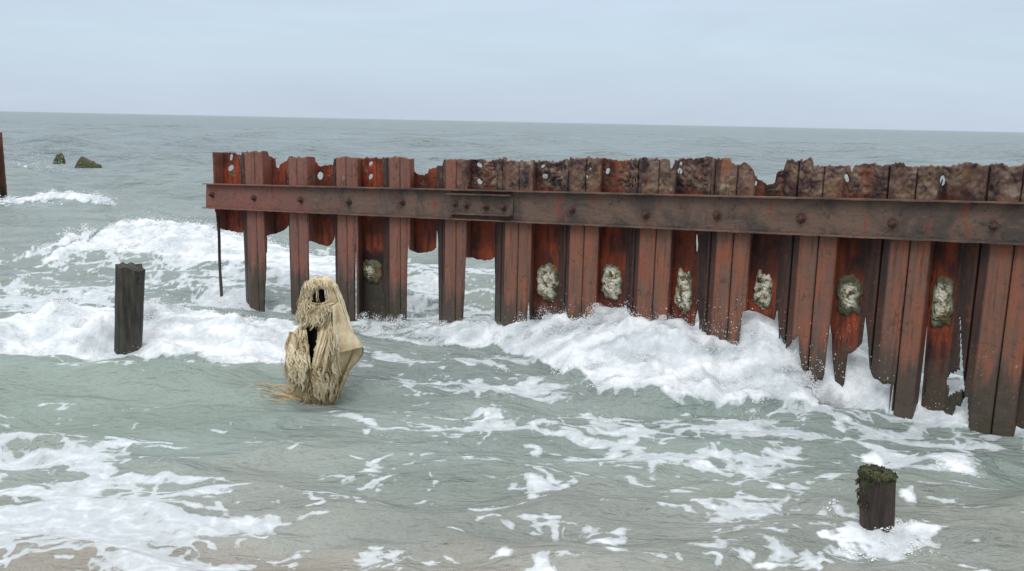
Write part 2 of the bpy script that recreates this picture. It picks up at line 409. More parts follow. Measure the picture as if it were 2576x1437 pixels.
def columns(path, du=.0095):
    """path: list of (u, v, tone); returns arrays of columns along the folded plate"""
    us, vs, ts = [], [], []
    for (u0, v0, t0), (u1, v1, t1) in zip(path[:-1], path[1:]):
        n = max(1, int(math.hypot(u1-u0, v1-v0)/du))
        for i in range(n):
            q = i/n; us.append(u0+(u1-u0)*q); vs.append(v0+(v1-v0)*q); ts.append(t0)
    us.append(path[-1][0]); vs.append(path[-1][1]); ts.append(path[-1][2])
    return np.array(us), np.array(vs), np.array(ts)

def make_pile(k, path):
    us, vs, ts = columns(path)
    nc = len(us); nr = 120
    V = np.zeros((nr, nc, 3)); PX = np.zeros((nr, nc, 2))
    zt = np.zeros(nc); zb = np.zeros(nc)
    for j in range(nc):
        u, v = us[j], vs[j]
        z = 1.9
        for _ in range(3):
            x = proj1(*col_xy(u, v), z)[0]
            z = z_for_y(u, v, np.interp(x, TX, TY))
        zt[j] = z
        z = .6; ok = True
        for _ in range(5):
            x = proj1(*col_xy(u, v), z)[0]; y = bot_y(x)
            if y is None: z = -.6
            else: z = max(-.6, .6*z_for_y(u, v, y)+.4*z) if _ < 4 else max(-.6, z_for_y(u, v, y))
        zb[j] = z
    crk = sstep(3.8, 6.2, k+0*us)
    jag = fbm(us*14+9*k, us*0+k, 3, 11)*.034*(.5+.8*crk)+np.maximum(0, -perlin(us*31+4*k, us*0+.5, 17))*.03+.014*perlin(us*47, us*0+k+.2, 18)
    zt = zt+jag*.7
    zb = np.where(zb > -.55, zb+fbm(us*20, us*0+k+.3, 3, 23)*.015, zb)
    tt = np.linspace(0, 1, nr)**.85
    Z = zb[None, :]+(zt-zb)[None, :]*tt[:, None]
    U = np.broadcast_to(us, (nr, nc)).copy(); VV = np.broadcast_to(vs, (nr, nc)).copy()
    zw = 1.66+.0375*(U+5.29)                             # top of the wale here
    above = sstep(-.02, .06, Z-zw)
    crust = above*sstep(3.8, 5.4, U*0+k)*np.clip(.92+fbm(U*3, Z*3, 3, 5)*1.5, 0, 1)
    crust = np.maximum(crust, above*.55*sstep(.12, .45, fbm(U*6, Z*4, 3, 8)))
    rough = .004*fbm(U*9, Z*5, 4, 31)+.003*fbm(U*30, Z*18, 2, 33)
    rough += crust*(.055*np.abs(fbm(U*9, Z*14, 4, 41))+.022*fbm(U*24, Z*34, 2, 43))+.006*above*fbm(U*20, Z*22, 3, 47)
    VV = VV-rough*1.0
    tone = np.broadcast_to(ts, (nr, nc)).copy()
    P = np.concatenate([wpt(U.ravel(), VV.ravel(), 0)[:, :2], Z.ravel()[:, None]], 1)
    px = project(P)[0]; px = px.reshape(nr, nc, 2)
    cen = (px[:-1, :-1]+px[1:, :-1]+px[:-1, 1:]+px[1:, 1:])/4
    keep = np.ones((nr-1, nc-1), bool)
    P = P.reshape(nr, nc, 3)
    for (hx, hy, rx, ry) in HOLES_E:
        if hx < px[..., 0].min()-30 or hx > px[..., 0].max()+30: continue
        ang = np.arctan2(cen[..., 1]-hy, cen[..., 0]-hx)
        wob = 1+.16*np.sin(ang*2+hx)+.1*np.sin(ang*5+hy)
        ins = np.hypot((cen[..., 0]-hx)/rx, (cen[..., 1]-hy)/ry) < wob
        if not ins.any(): continue
        keep &= ~ins
        vi = np.zeros((nr, nc), bool); vo = np.zeros((nr, nc), bool)
        for a in (0, 1):
            for b in (0, 1):
                vi[a:nr-1+a, b:nc-1+b] |= ins; vo[a:nr-1+a, b:nc-1+b] |= ~ins
        for i, j in np.argwhere(vi & vo):
            if j in (0, nc-1) or i in (0, nr-1): continue
            dx, dy = (px[i, j, 0]-hx)/rx, (px[i, j, 1]-hy)/ry; r = math.hypot(dx, dy)
            if r < .3 or r > 1.7: continue
            w = 1+.16*math.sin(math.atan2(dy*ry, dx*rx)*2+hx)
            tx, ty = hx+dx/r*rx*w, hy+dy/r*ry*w
            du = P[i, j+1]-P[i, j-1]; dpx = px[i, j+1]-px[i, j-1]
            if abs(dpx[0]) < .3: continue
            P[i, j, :2] += du[:2]*np.clip((tx-px[i, j, 0])/dpx[0], -1, 1)
            P[i, j, 2] += -(ty-px[i, j, 1])/(F/math.hypot(*P[i, j, :2]))
    for poly in HOLES_P:
        keep &= ~in_poly(cen[..., 0], cen[..., 1], poly)
    stain_shade = sstep(zw-.98, zw-.62, Z+.16*fbm(U*9, Z*4, 3, 87))*(Z < zw-.2)*np.clip(tone, 0, 1)*(.35+.6*sstep(6, 10, k+0*U))*np.clip(.7+fbm(U*4, Z*3, 2, 89), 0, 1)  # shade under the wale painted dark on the pans, mixed with tar staining
    if k == 3: stain_shade = np.maximum(stain_shade, np.clip(tone, 0, 1)*sstep(1.02, .86, Z+.1*fbm(U*9, Z*6, 3, 95)))
    stain_shade = np.maximum(stain_shade, .7*sstep(.1, .5, fbm(U*5+3, Z*1.1, 3, 93))*np.clip(tone, 0, 1))
    brown = np.clip(sstep(1.5, 7, k+0*U)*.75+.25*fbm(U*2, Z*1.5, 2, 61), 0, 1)
    o = mesh_obj('sheet_pile', P.reshape(-1, 3)-GOFF, grid_faces(nr, nc, keep), M['rust'], groyne, True, {'tone': tone, 'crust': crust, 'brown': brown, 'stain_shade': np.clip(stain_shade, 0, .95)})
    sm = o.modifiers.new('thickness', 'SOLIDIFY'); sm.thickness = .014; sm.offset = 0
    return o

def seam(u, t0, t1, w=.008, d=.028):
    return [(u-w, 0, t1), (u-.001, d, t1)], [(u+.001, d, t0), (u+w, 0, t0)]

piles = []
nk = len(UK)
for k in range(nk-1):
    A, B, C, D, E_ = UK[k]
    A2, B2 = UK[k+1][0], UK[k+1][1]
    path = []
    if k == 0:
        path += [(C-.02, -.0, .6)]
    else:
        path += [(B+.003, .06, .0), (B+.014, 0, 0.0)]
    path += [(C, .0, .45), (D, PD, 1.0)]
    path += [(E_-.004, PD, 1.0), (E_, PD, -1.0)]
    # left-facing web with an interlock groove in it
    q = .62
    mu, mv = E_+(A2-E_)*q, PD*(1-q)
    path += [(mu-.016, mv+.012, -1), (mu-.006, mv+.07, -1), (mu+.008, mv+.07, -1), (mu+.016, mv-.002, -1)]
    path += [(A2-.012, .012, -.5), (A2, 0, .0), (B2-.014, 0, .0), (B2-.003, .06, 0)]
    # keep the columns in order along the wall
    piles.append(make_pile(k, path))

# leftover interlock strip hanging at the seaward end
u_s, zs_t = u_at(545, 560); zs_b = u_at(544, 772)[1]
mb = MB(); n = 24; pts = []; rad = []
for i in range(n):
    q = i/(n-1); z = zs_t+.1+(zs_b-.02-zs_t-.1)*q
    pts.append(wpt(u_s+.006*math.sin(q*9), .03, z)[0]-GOFF); rad.append(.022 if q < .55 else .026-.014*abs(q-.75)*2)
mb.tube(pts, rad, 6)
st = mb.build('interlock_strip', M['rust'], groyne)
for nm, val in (('tone', -1), ('crust', 0), ('brown', 1), ('stain_shade', .5)):
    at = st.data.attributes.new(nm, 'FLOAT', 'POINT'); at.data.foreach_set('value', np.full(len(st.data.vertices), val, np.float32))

# ------------------------------------------------------------------ wale beam
u0 = u_at(521, 490, -.03)[0]; u1 = UK[-1][1]+.3
def wale_top(u): return 1.662+.0375*(u-u0)
def make_channel(name, ua, ub, ztop, hgt, vweb, vlip, mat, parent, skew=0.0, seed=0, lip_ext=0.0):
    """channel with web against the piles and both flanges turned to the beach, as one folded plate"""
    prof = [(vlip, 0.0)]
    n = 6
    for i in range(1, n): prof.append((vlip+(vweb-vlip)*i/n, 0.0))
    m = 26
    for i in range(m+1): prof.append((vweb, -hgt*i/m))
    for i in range(1, n+1): prof.append((vweb+(vlip-vweb)*i/n, -hgt))
    prof = np.array(prof); us = np.arange(ua, ub, .022); nc = len(us); nr = len(prof)
    U = np.broadcast_to(us, (nr, nc)).copy(); Vv = np.broadcast_to(prof[:, :1], (nr, nc)).copy(); Zo = np.broadcast_to(prof[:, 1:], (nr, nc)).copy()
    # skewed, torn end and lip ragged with rust
    end = np.exp(-(U-ua)/.12)
    U -= end*(skew*(Zo/-hgt)+.012*fbm(Zo*18, Zo*0+seed, 2, seed))*1.0
    lipm = np.clip((vweb-Vv)/(vweb-vlip), 0, 1)
    Vv += lipm*.014*np.maximum(0, fbm(U*7, Zo*0+seed, 4, 71+seed))+.004*fbm(U*8, Zo*12, 3, 75)+.003*fbm(U*26, Zo*30, 2, 76)
    Zz = ztop(U)+Zo+lipm*.006*fbm(U*9, Zo*0+.4, 3, 77)
    P = np.concatenate([wpt(U.ravel(), Vv.ravel(), 0)[:, :2], Zz.ravel()[:, None]], 1)-GOFF
    brown = np.clip(sstep(-5.2, -1.2, U), 0, 1)
    o = mesh_obj(name, P, grid_faces(nr, nc), mat, parent, True, {'brown': brown})
    s = o.modifiers.new('thickness', 'SOLIDIFY'); s.thickness = .014; s.offset = 0
    e = o.modifiers.new('edges', 'EDGE_SPLIT'); e.split_angle = math.radians(50)
    return o
wale = make_channel('wale_beam', u0, u1, wale_top, .352, -.03, -.115, M['wale'], groyne, .03, 3)
us0 = u_at(1132, 500, -.05)[0]; us1 = u_at(1292, 510, -.05)[0]
splice = make_channel('splice_channel', us0, us1, lambda u: wale_top(u)-.05, .235, -.052, -.128, M['wale'], groyne, 0, 9)

def bolt_mesh():
    mb = MB()
    def prism(r, v0, v1, n, rot=0):
        V = [(r*math.cos(2*math.pi*i/n+rot), v, r*math.sin(2*math.pi*i/n+rot)) for v in (v0, v1) for i in range(n)]
        Fc = [tuple(range(n)), tuple(range(2*n-1, n-1, -1))]+[(i, (i+1) % n, n+(i+1) % n, n+i) for i in range(n)]
        mb.add(V, Fc)
    prism(.046, 0, -.010, 14); prism(.034, -.010, -.040, 6, .3); prism(.019, -.040, -.066, 9)
    return mb
BM = None
yaw = math.atan2(E2[1], E2[0])
def bolt(px, py, v, parent, sc=1.0):
    global BM
    u, z = u_at(px, py, v)
    if BM is None:
        o = bolt_mesh().build('bolt', M['bolt'], parent, False); BM = o.data
    else:
        o = link(bpy.data.objects.new('bolt', BM), parent)
    o.location = wpt(u, v-.006, z)[0]-GOFF; o.rotation_euler = (0, random.uniform(-.5, .5), yaw); s = sc*random.uniform(.9, 1.08); o.scale = (s, s, s)
    return o
for p in [(535, 490), (640, 498), (757.7, 503), (879, 507.5), (1013.5, 508.5), (1440.5, 527), (1625.6, 538.2), (1804.6, 540.5), (2016, 548.7), (2245.6, 560.6), (2499.7, 567)]:
    bolt(*p, -.037, wale, 1.0)
for p in [(1145.8, 512), (1174, 516), (1223, 519), (1268, 521)]:
    bolt(*p, -.059, splice, .95)

# ------------------------------------------------------------------ barnacle clusters on the pans
def barnacle(k, x, y, w, h, pale):
    u, z = u_at(x, y, PD-.01); P = wpt(u, PD-.005, z)[0]; s = 1/pxm(P)
    du = abs(u_at(x+w/2, y, PD)[0]-u_at(x-w/2, y, PD)[0]); hh = h*s*1.02
    na, nr = 46, 30; V = []; rim = []
    r0 = random.random()*50
    for i in range(nr+1):
        r = i/nr
        for j in range(na):
            a = 2*math.pi*j/na
            ed = 1+.22*float(perlin(math.cos(a)*1.7+r0, math.sin(a)*1.7, 3))+.12*float(perlin(math.cos(a)*5+r0, math.sin(a)*5, 4))
            se = (abs(math.cos(a))**3+abs(math.sin(a))**3)**(-1/3)
            cx, cz = math.cos(a)*r*ed*se*du/2, math.sin(a)*r*ed*se*hh/2
            bl = .034*abs(float(fbm(cx*16+r0, cz*16, 4, 5)))+.018*float(perlin(cx*45, cz*45+r0, 8))
            out = .052*math.sqrt(max(0, 1-r**2.6))+bl*(1-r**6)-.012*(r > .97)
            q = wpt(u+cx, PD-out-.004, z+cz)[0]-GOFF
            V.append(q); rim.append(r)
    Fc = [(i*na+j, i*na+(j+1) % na, (i+1)*na+(j+1) % na, (i+1)*na+j) for i in range(nr) for j in range(na)]
    o = mesh_obj('barnacle_cluster', V, Fc, M['barn'], piles[k], True, {'rim': np.array(rim)+(.40-pale)*.9})
    return o
for k, x, y, w, h, pl in [(3, 935.5, 681, 46, 60, .05), (6, 1378, 711, 54, 92, .5), (7, 1538, 709, 52, 84, .55), (8, 1720, 733, 42, 106, .6), (9, 1919, 731, 46, 92, .7), (10, 2137, 741, 66, 108, .12), (11, 2370, 757, 60, 132, .35)]:
    barnacle(k, x, y, w, h, pl)

# ------------------------------------------------------------------ the sea surface
def wall_y(x): return WA*x+WB

def path_from_px(pts, z):                      # [(px, py, amp)] -> world x, y, amp
    q = np.array([[*onz(p[0], p[1], z if z is not None else p[2])[:2], p[2]] for p in pts])
    return q[np.argsort(q[:, 0])]

def smooth_interp(x, xs, ys):
    r = 0
    for d in (-.18, -.09, 0, .09, .18): r = r+np.interp(x+d, xs, ys)
    return r/5

B1 = path_from_px([(130, 600, .0), (180, 575, .10), (225, 556, .34), (300, 564, .40), (400, 570, .40), (540, 580, .40), (640, 588, .38), (760, 602, .28), (860, 612, .17), (980, 622, .07), (1100, 625, 0)], .4)
B2 = path_from_px([(-500, 830, .30), (-250, 812, .34), (-80, 802, .36), (0, 796, .38), (60, 784, .40), (120, 780, .41), (200, 776, .42), (285, 790, .36), (380, 772, .40), (430, 778, .40), (520, 790, .34), (620, 796, .30), (720, 806, .24), (800, 818, .16), (880, 835, .10), (960, 842, .05), (1060, 850, 0)], .38)
WC = path_from_px([(-260, 508, .1), (40, 508, .16), (130, 500, .26), (200, 512, .22), (260, 520, .16), (330, 530, .10), (420, 537, .0), (600, 540, 0)], .2)
SM = path_from_px([(2270, 1165, 0), (2330, 1152, .07), (2370, 1146, .10), (2420, 1152, .10), (2470, 1160, .08), (2530, 1168, 0)], .06)
TOE = np.array([[*onz(x, y)[:2]] for x, y in [(780, 870), (900, 890), (1000, 884), (1150, 872), (1270, 880), (1340, 922), (1420, 965), (1500, 1000), (1580, 1022), (1700, 1034), (1800, 1038), (1950, 1030), (2080, 1022), (2150, 1018), (2240, 1020), (2400, 1010)]])
TOE = TOE[np.argsort(TOE[:, 0])]
def wall_amp(pts, v):
    r = []
    for x, y in pts:
        u, z = u_at(x, y, v); r.append((wpt(u, v, z)[0][0], z))
    return np.array(sorted(r))
AF = wall_amp([(850, 812), (950, 815), (1060, 818), (1180, 828), (1270, 838), (1330, 826), (1380, 818), (1440, 812), (1490, 812), (1540, 802), (1600, 806), (1640, 828), (1664, 808), (1690, 818), (1712, 842), (1760, 852), (1790, 850), (1812, 888), (1850, 886), (1880, 868), (1930, 858), (1990, 866), (2020, 925), (2040, 968), (2080, 972), (2110, 1000), (2150, 1018), (2240, 1030), (2350, 1050), (2500, 1090)], -.06)
AB = wall_amp([(900, 800), (1100, 800), (1270, 818), (1400, 800), (1480, 780), (1520, 772), (1600, 785), (1700, 800), (1780, 800), (1870, 785), (1930, 790), (2000, 820), (2080, 850), (2140, 875), (2200, 890), (2260, 940), (2330, 950), (2420, 940), (2500, 960), (2700, 1000), (2950, 1040)], .55)
POST_R = onz(2210, 1328); GHOST = onz(790, 1003)

waves = []
for i in range(60):
    lam = .13*1.105**i
    if lam > 26: break
    for r in range(2):
        a = rng.normal(0, .42)+.1
        waves.append((lam, a, rng.uniform(0, 6.28), .0115*lam**(.86 if lam > .5 else 1.05)*rng.uniform(.4, 1.2)))

def surface(x, y, sp=None, seed=0):
    """height, foam density, thick-foam mask"""
    r = np.hypot(x, y)
    sp = np.zeros_like(x) if sp is None else sp
    z = np.zeros_like(x)
    gust = .75+.5*fbm(x*.11, y*.06, 2, 91)
    for lam, a, ph, amp in waves:
        k = 2*math.pi/lam
        att = np.clip(1.5-2.0*sp/lam, 0, 1)
        dmp = 1.0 if lam < 1.5 else sstep(5.0, 5.0+lam*2.2, y)
        if lam > 1.2: dmp = dmp*(.30+1.15*sstep(10, 24, y))
        if lam > 9: dmp = dmp*(.5+.5*sstep(40, 90, y))
        if lam < .32: dmp = .55
        s = np.sin(k*(x*math.sin(a)+y*math.cos(a))+ph)
        z += amp*att*dmp*(s+.35*(s*s-.5))*gust
    z += .022*fbm(x*1.1, y*2.0, 3, 12)*np.clip(1.4-sp*2, 0, 1)
    chop = .030*(np.abs(fbm(x*1.5, y*2.6, 3, 44))-.15)*np.clip(1.4-sp*3, 0, 1)*sstep(5.2, 7.5, y)
    z -= chop
    thick = np.zeros_like(x)
    def ridge(Pth, wf, wb, foam_f, foam_b, nz=.16, a0=.05, a1=.2):
        nonlocal z, thick
        yc = smooth_interp(x, Pth[:, 0], Pth[:, 1]); A = smooth_interp(x, Pth[:, 0], Pth[:, 2])
        A = np.where((x < Pth[0, 0]) | (x > Pth[-1, 0]), 0, A)
        yc = yc+nz*fbm(x*1.3, y*.6, 3, 7)*1.2
        d = y-yc
        prof = np.where(d < 0, np.exp(-np.abs(d/wf)**2.2), np.exp(-(d/wb)**2))
        z += A*prof*(1+.25*fbm(x*1.6, y*1.6, 2, 19))
        jag = fbm(x*2.2, y*2.2, 4, 27)*.55
        m = sstep(-foam_f*1.15, -foam_f*.75, d+jag*foam_f*.5)*sstep(foam_b*1.3, foam_b*.6, d+jag*foam_b*.6)*sstep(a0, a1, A)
        thick = np.maximum(thick, m)
    ridge(B1, 1.4, 1.8, 2.0, .6)
    ridge(B2, .62, 1.1, 1.12, .50)
    ridge(WC, .8, 1.5, .75, .3)
    ridge(SM, .13, .25, .26, .10, .03, .02, .11)
    z -= .17*np.exp(-((y-12.5)/1.0)**2)*sstep(2, -1, x)+.07*np.exp(-((y-7.9)/.8)**2)*sstep(2.8, 3.6, x)
    z += .055*np.exp(-((y-8.1)/.9)**2)*sstep(1.5, -.5, x)
    # green unbroken face in front of the left breaker
    gy = onz(150, 965)[1]
    g = np.exp(-((y-gy-.15)/.75)**2)*sstep(-1.2, -3.6, x)
    z += .13*g
    # surge thrown against the steel wall
    yw = wall_y(x); yt = smooth_interp(x, TOE[:, 0], TOE[:, 1]); a = smooth_interp(x, AF[:, 0], AF[:, 1]); ab = smooth_interp(x, AB[:, 0], AB[:, 1])
    inx = sstep(-2.6, -1.8, x)*sstep(6.3, 5.7, x)
    yt = yt+.16*fbm(x*2.2, y*1.2, 3, 37)
    t = np.clip((y-yt)/np.maximum(yw-yt, .15), 0, 1)
    front = np.maximum(a, .03)*t**.85
    tb = np.clip((y-yw)/.5, 0, 1); back = a+(np.maximum(ab, a)-a)*sstep(0, 1, tb)
    back = back*np.exp(-np.maximum(0, y-yw-.5)**2/1.1)
    m = np.where(y < yw, front, back)*inx
    z += m*(1+.22*fbm(x*2.4, y*2.4, 3, 39))
    jag = fbm(x*2.5, y*2.5, 4, 57)
    big = sstep(.05, .2, a); bigb = sstep(.05, .2, ab)
    fr = sstep(-.05, .16, t+jag*.22-.10*(1-big))*np.clip(.62+.6*big, 0, 1)*np.where(x > 3.05, sstep(3.9, 3.2, x), 1)
    bk = sstep(1.5, .6, y-yw+jag*.8)*np.clip(.62+.6*bigb, 0, 1)*sstep(6.0, 5.4, x)
    thick = np.maximum(thick, np.where(y < yw, fr, bk)*sstep(-2.6, -1.8, x))
    # splash round the right post
    dx, dy = x-POST_R[0], y-POST_R[1]
    rr = np.hypot((dx+.05)/.47, (dy+.15)/.25)+.35*fbm(x*7, y*7, 3, 63)
    z += .02*np.exp(-(rr/.75)**2)+.045*np.exp(-(np.hypot(dx/.16, (dy+.11)/.09))**2)*(1+.9*perlin(x*14, y*9, 66))
    thick = np.maximum(thick, sstep(1.25, .45, rr+.35*fbm(x*9, y*9, 3, 65)))
    # ruffled lumps in the thick foam
    b1 = np.abs(fbm(x*2.3, y*2.3, 4, 81)); b2 = np.abs(perlin(x*9, y*9, 83)); b3 = np.abs(perlin(x*21, y*21, 85))
    scale = np.clip(np.where(y < 7, .35, 1), 0, 1)
    lump = (.11*(b1-.12)+.055*fbm(x*2.6, y*2.6, 3, 84)+.012*b2*np.clip(1.5-sp*9, 0, 1)+.003*b3*np.clip(1.5-sp*18, 0, 1))*scale*np.clip(1.5-sp*4, 0, 1)
    z += thick*lump
    # foam density painted in plan
    den = np.zeros_like(x)
    for cx, cy, rx, ry, s in DENS:
        den = np.maximum(den, s*np.exp(-(((x-cx)/rx)**2+((y-cy)/ry)**2)**1.3))
    # lace: torn sheets, webs and drifting flecks, drawn out along the crests
    wx = x+.34*fbm(x*.9, y*1.1, 4, 101)+.09*fbm(x*4, y*5, 3, 103); wy = y+.30*fbm(x*.9, y*1.1, 4, 105)+.08*fbm(x*4, y*5, 3, 107)
    f1, f2 = worley(wx*1.0, wy*1.75, 5); e1 = f2-f1
    f1b, f2b = worley(wx*2.9, wy*5.0, 9); e2 = f2b-f1b
    br = fbm(x*.8, y*1.4, 4, 111); br2 = fbm(wx*2.6, wy*7.5, 4, 115); br3 = fbm(wx*7, wy*17, 3, 117)
    dd = den+.42*br*(den > .03)
    lace = sstep(.10, -.08, e1-.62*np.clip(dd-.25, 0, 2)**1.15-.14*br3)*sstep(.16, .42, dd+.5*br2)
    lace2 = sstep(.10, -.08, e2-.50*np.clip(dd-.34, 0, 2)**1.1-.16*br3)*sstep(.25, .55, dd+.7*br2)
    fleck = sstep(.34, .62, br2*1.15+.35*br3+.50*dd-.06)*sstep(.08, .25, den)
    hr = np.clip(.46-.42*(dd-.55), .10, .5)
    sheet = sstep(.50, .78, dd+.22*br2)*sstep(hr-.05, hr+.10, f1+.10*br3+.05*br2)
    sheet = np.maximum(sheet*.80, sstep(.85, 1.35, dd+.4*br2+.3*br3)*.70)
    thin = .36*sstep(.30, .9, dd+.5*br2)                      # milky veil between the bubbles
    foam = np.maximum.reduce([lace*.80, lace2*.72, fleck*.74, sheet, thin])
    foam = foam*(.86+.35*br3)
    # faint whitecaps at sea
    cap = sstep(.42, .6, fbm(x*.09, y*.28, 4, 121))*sstep(16, 30, y)*sstep(160, 60, y)*.0
    foam = np.maximum(foam, cap)
    st = fbm(x*1.6+.4*y, y*5.5, 4, 141)
    foam = np.maximum(foam, sstep(.12, .85, thick+.55*br2+.25*br3-.12*(thick < .8))*(.84+.55*st+.25*np.clip(b1*2-.3, 0, 1)))
    return z, foam, thick

DENS = []
def dens(px, py, rx, ry, s):
    c = onz(px, py); t = onz(px, max(py-ry, 330)); b = onz(px, py+ry)
    DENS.append((c[0], c[1], rx/pxm(c), max(.05, (t[1]-b[1])/2), s))
for q in [(80, 1345, 460, 100, 1.05), (330, 1305, 370, 85, 1.02), (330, 1225, 340, 50, .86), (70, 1150, 200, 50, .98), (240, 1165, 240, 45, .80), (120, 1230, 260, 50, .62), (560, 1320, 150, 35, .86), (200, 1420, 500, 40, .8),
          (850, 1268, 140, 34, .62), (920, 1400, 260, 40, .66), (1100, 1412, 70, 28, .72), (250, 1060, 330, 40, .40), (480, 1075, 130, 30, .46), (330, 1120, 160, 20, .5),
          (1300, 1140, 700, 130, .42), (1500, 1085, 620, 60, .60), (1150, 985, 330, 50, .58), (1850, 1075, 420, 45, .74), (2100, 1150, 520, 45, .56), (1700, 1160, 420, 60, .50), (2200, 1060, 420, 50, .66), (2480, 1095, 240, 50, .7), (1500, 1060, 300, 40, .56), (1750, 1210, 420, 60, .46), (2350, 1230, 300, 90, .42),
          (1650, 1300, 300, 60, .40), (1850, 1260, 140, 40, .56), (1150, 1290, 200, 60, .36), (2120, 1300, 120, 40, .5), (1150, 925, 260, 38, .62), (1320, 1000, 160, 40, .48), (1400, 1330, 400, 80, .33),
          (300, 950, 240, 30, .5), (560, 930, 160, 40, .46), (650, 690, 800, 60, .60), (150, 735, 300, 50, .80), (560, 735, 260, 40, .66), (1000, 720, 420, 70, .66), (1300, 720, 200, 70, .66), (100, 640, 260, 50, .48),
          (420, 660, 300, 30, .72), (1200, 780, 300, 40, .7), (60, 520, 300, 25, .5), (900, 620, 200, 22, .55), (2500, 1010, 300, 50, .7), (2250, 960, 200, 60, .7), (1600, 1390, 900, 60, .30), (60, 420, 120, 40, .30)]:
    dens(*q)

def build_sea():
    th = [0.0]
    while th[-1] < 1.9:
        d = 1.12/880 if th[-1] < .64 else min(.05, (1.12/880)*1.06**((th[-1]-.64)/.004))
        th.append(th[-1]+d)
    th = np.array(th); th = np.concatenate([-th[:0:-1], th])
    r = [3.4]
    while r[-1] < 14000: r.append(r[-1]+max(.011, .62*r[-1]**2/2332))
    r = np.array(r)
    R, T = np.meshgrid(r, th, indexing='ij')
    x = R*np.sin(T); y = R*np.cos(T)
    sp = np.maximum(np.gradient(r)[:, None]+0*T, R*np.gradient(th)[None, :])
    z, foam, thick = surface(x.ravel(), y.ravel(), sp.ravel())
    xr, yr = x.ravel(), y.ravel()
    z = np.where(R.ravel() > 4000, 0, z)
    wob = fbm(xr*.8, yr*.8, 3, 131)
    sand = sstep(5.65, 4.55, yr+.10*xr*0+.6*wob+.06*np.maximum(xr, -1))
    sand = np.maximum(sand*.95, .35*sstep(7.0, 5.5, yr+wob*.8))
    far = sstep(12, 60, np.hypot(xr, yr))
    green = sstep(9.6, 8.9, yr)*sstep(6.6, 7.3, yr)*sstep(-1.6, -3.2, xr)*.9+.22*sstep(5.6, 6.2, yr)*sstep(9, 7.5, yr)
    o = mesh_obj('sea_water', np.column_stack([xr, yr, z]), grid_faces(len(r), len(th)), M['water'], None, True,
                 {'foam': foam, 'sand': sand, 'far': far, 'far2': sstep(50, 260, np.hypot(xr, yr)), 'green': np.clip(green, 0, 1)})
    tag(o, 'grey green sea with breaking waves, lacy foam and sandy shallows', 'sea', kind='structure')
build_sea()

# ------------------------------------------------------------------ spray and froth thrown up by the breakers
t_ = (1+5**.5)/2
ICO = np.array([(-1, t_, 0), (1, t_, 0), (-1, -t_, 0), (1, -t_, 0), (0, -1, t_), (0, 1, t_), (0, -1, -t_), (0, 1, -t_), (t_, 0, -1), (t_, 0, 1), (-t_, 0, -1), (-t_, 0, 1)])/math.hypot(1, t_)
ICF = np.array([(0, 11, 5), (0, 5, 1), (0, 1, 7), (0, 7, 10), (0, 10, 11), (1, 5, 9), (5, 11, 4), (11, 10, 2), (10, 7, 6), (7, 1, 8), (3, 9, 4), (3, 4, 2), (3, 2, 6), (3, 6, 8), (3, 8, 9), (4, 9, 5), (2, 4, 11), (6, 2, 10), (8, 6, 7), (9, 8, 1)])
def froth(name, C, R, label):
    n = len(C)
    jit = 1+.35*(rng.random((n, 12, 1))-.5)
    sq = np.stack([1+.5*rng.random(n), 1+.2*rng.random(n), .7+.5*rng.random(n)], 1)[:, None, :]
    V = C[:, None, :]+ICO[None]*jit*sq*R[:, None, None]
    Fc = (ICF[None]+(np.arange(n)*12)[:, None, None]).reshape(-1, 3)
    o = mesh_obj(name, V.reshape(-1, 3), Fc, M['foam'], None, True)
    tag(o, label, 'sea foam', kind='stuff'); return o

def scatter(n, xr, yr, need, rise, rmin, rmax, plumes=0, ph=.2, pw=.08, tall=None):
    x = rng.uniform(*xr, n*6); y = rng.uniform(*yr, n*6)
    if callable(need): x, y, keep = need(x, y)
    z, f, th = surface(x, y)
    ok = (th > .55)
    x, y, z = x[ok][:n], y[ok][:n], z[ok][:n]; m = len(x)
    R = rmin+(rmax-rmin)*rng.random(m)**3
    C = np.column_stack([x, y, z+rise*rng.exponential(.5, m)-R*.4])
    Cs = [C]; Rs = [R]
    if plumes and m:
        for i in rng.integers(0, m, plumes):
            h = ph*rng.uniform(.3, 1.3); q = int(60+rng.integers(0, 120)*h/.2)
            t = rng.random(q)**1.2; ax, ay = rng.normal(0, .35), rng.normal(0, .3)-.1
            w = pw*(1-.75*t)+.006
            Cs.append(np.column_stack([x[i]+ax*t*h+rng.normal(0, 1, q)*w, y[i]+ay*t*h+rng.normal(0, 1, q)*w, z[i]-.02+t*h-.6*h*t*t*rng.random(q)*.4]))
            Rs.append((.0055-.003*t)*rng.uniform(.5, 1.5, q)*(1 if rmax < .006 else 2))
    return np.concatenate(Cs), np.concatenate(Rs)

C, R = scatter(7000, (-11.5, -1), (16, 23), None, .10, .003, .008, 40, .16, .09)
froth('sea_foam', C, R, 'white froth of the breaking wave behind the seaward end of the steel wall')
C, R = scatter(12000, (-8, -1.5), (8.6, 11.2), None, .06, .0012, .004, 70, .10, .05)
froth('sea_foam', C, R, 'white froth of the breaker rolling past the tall left timber post')
Cs, Rs = [], []
for px, py, hgt, wd, q in [(352, 868, .10, .05, 500), (366, 835, .22, .07, 900), (385, 815, .14, .08, 600), (335, 885, .06, .05, 400), (300, 890, .05, .04, 300), (420, 800, .10, .10, 500)]:
    c0 = onz(px, py, .12); c0 = c0*(1, 1, 0)+np.array([0, 0, float(surface(c0[:1], c0[1:2])[0][0])])
    t = rng.random(q)**1.4; w = wd*(1-.6*t)
    Cs.append(np.column_stack([c0[0]+rng.normal(0, 1, q)*w+.05*t, c0[1]+rng.normal(0, .6, q)*w, c0[2]-.04+t*hgt])); Rs.append((.006-.003*t)*rng.uniform(.5, 1.5, q))
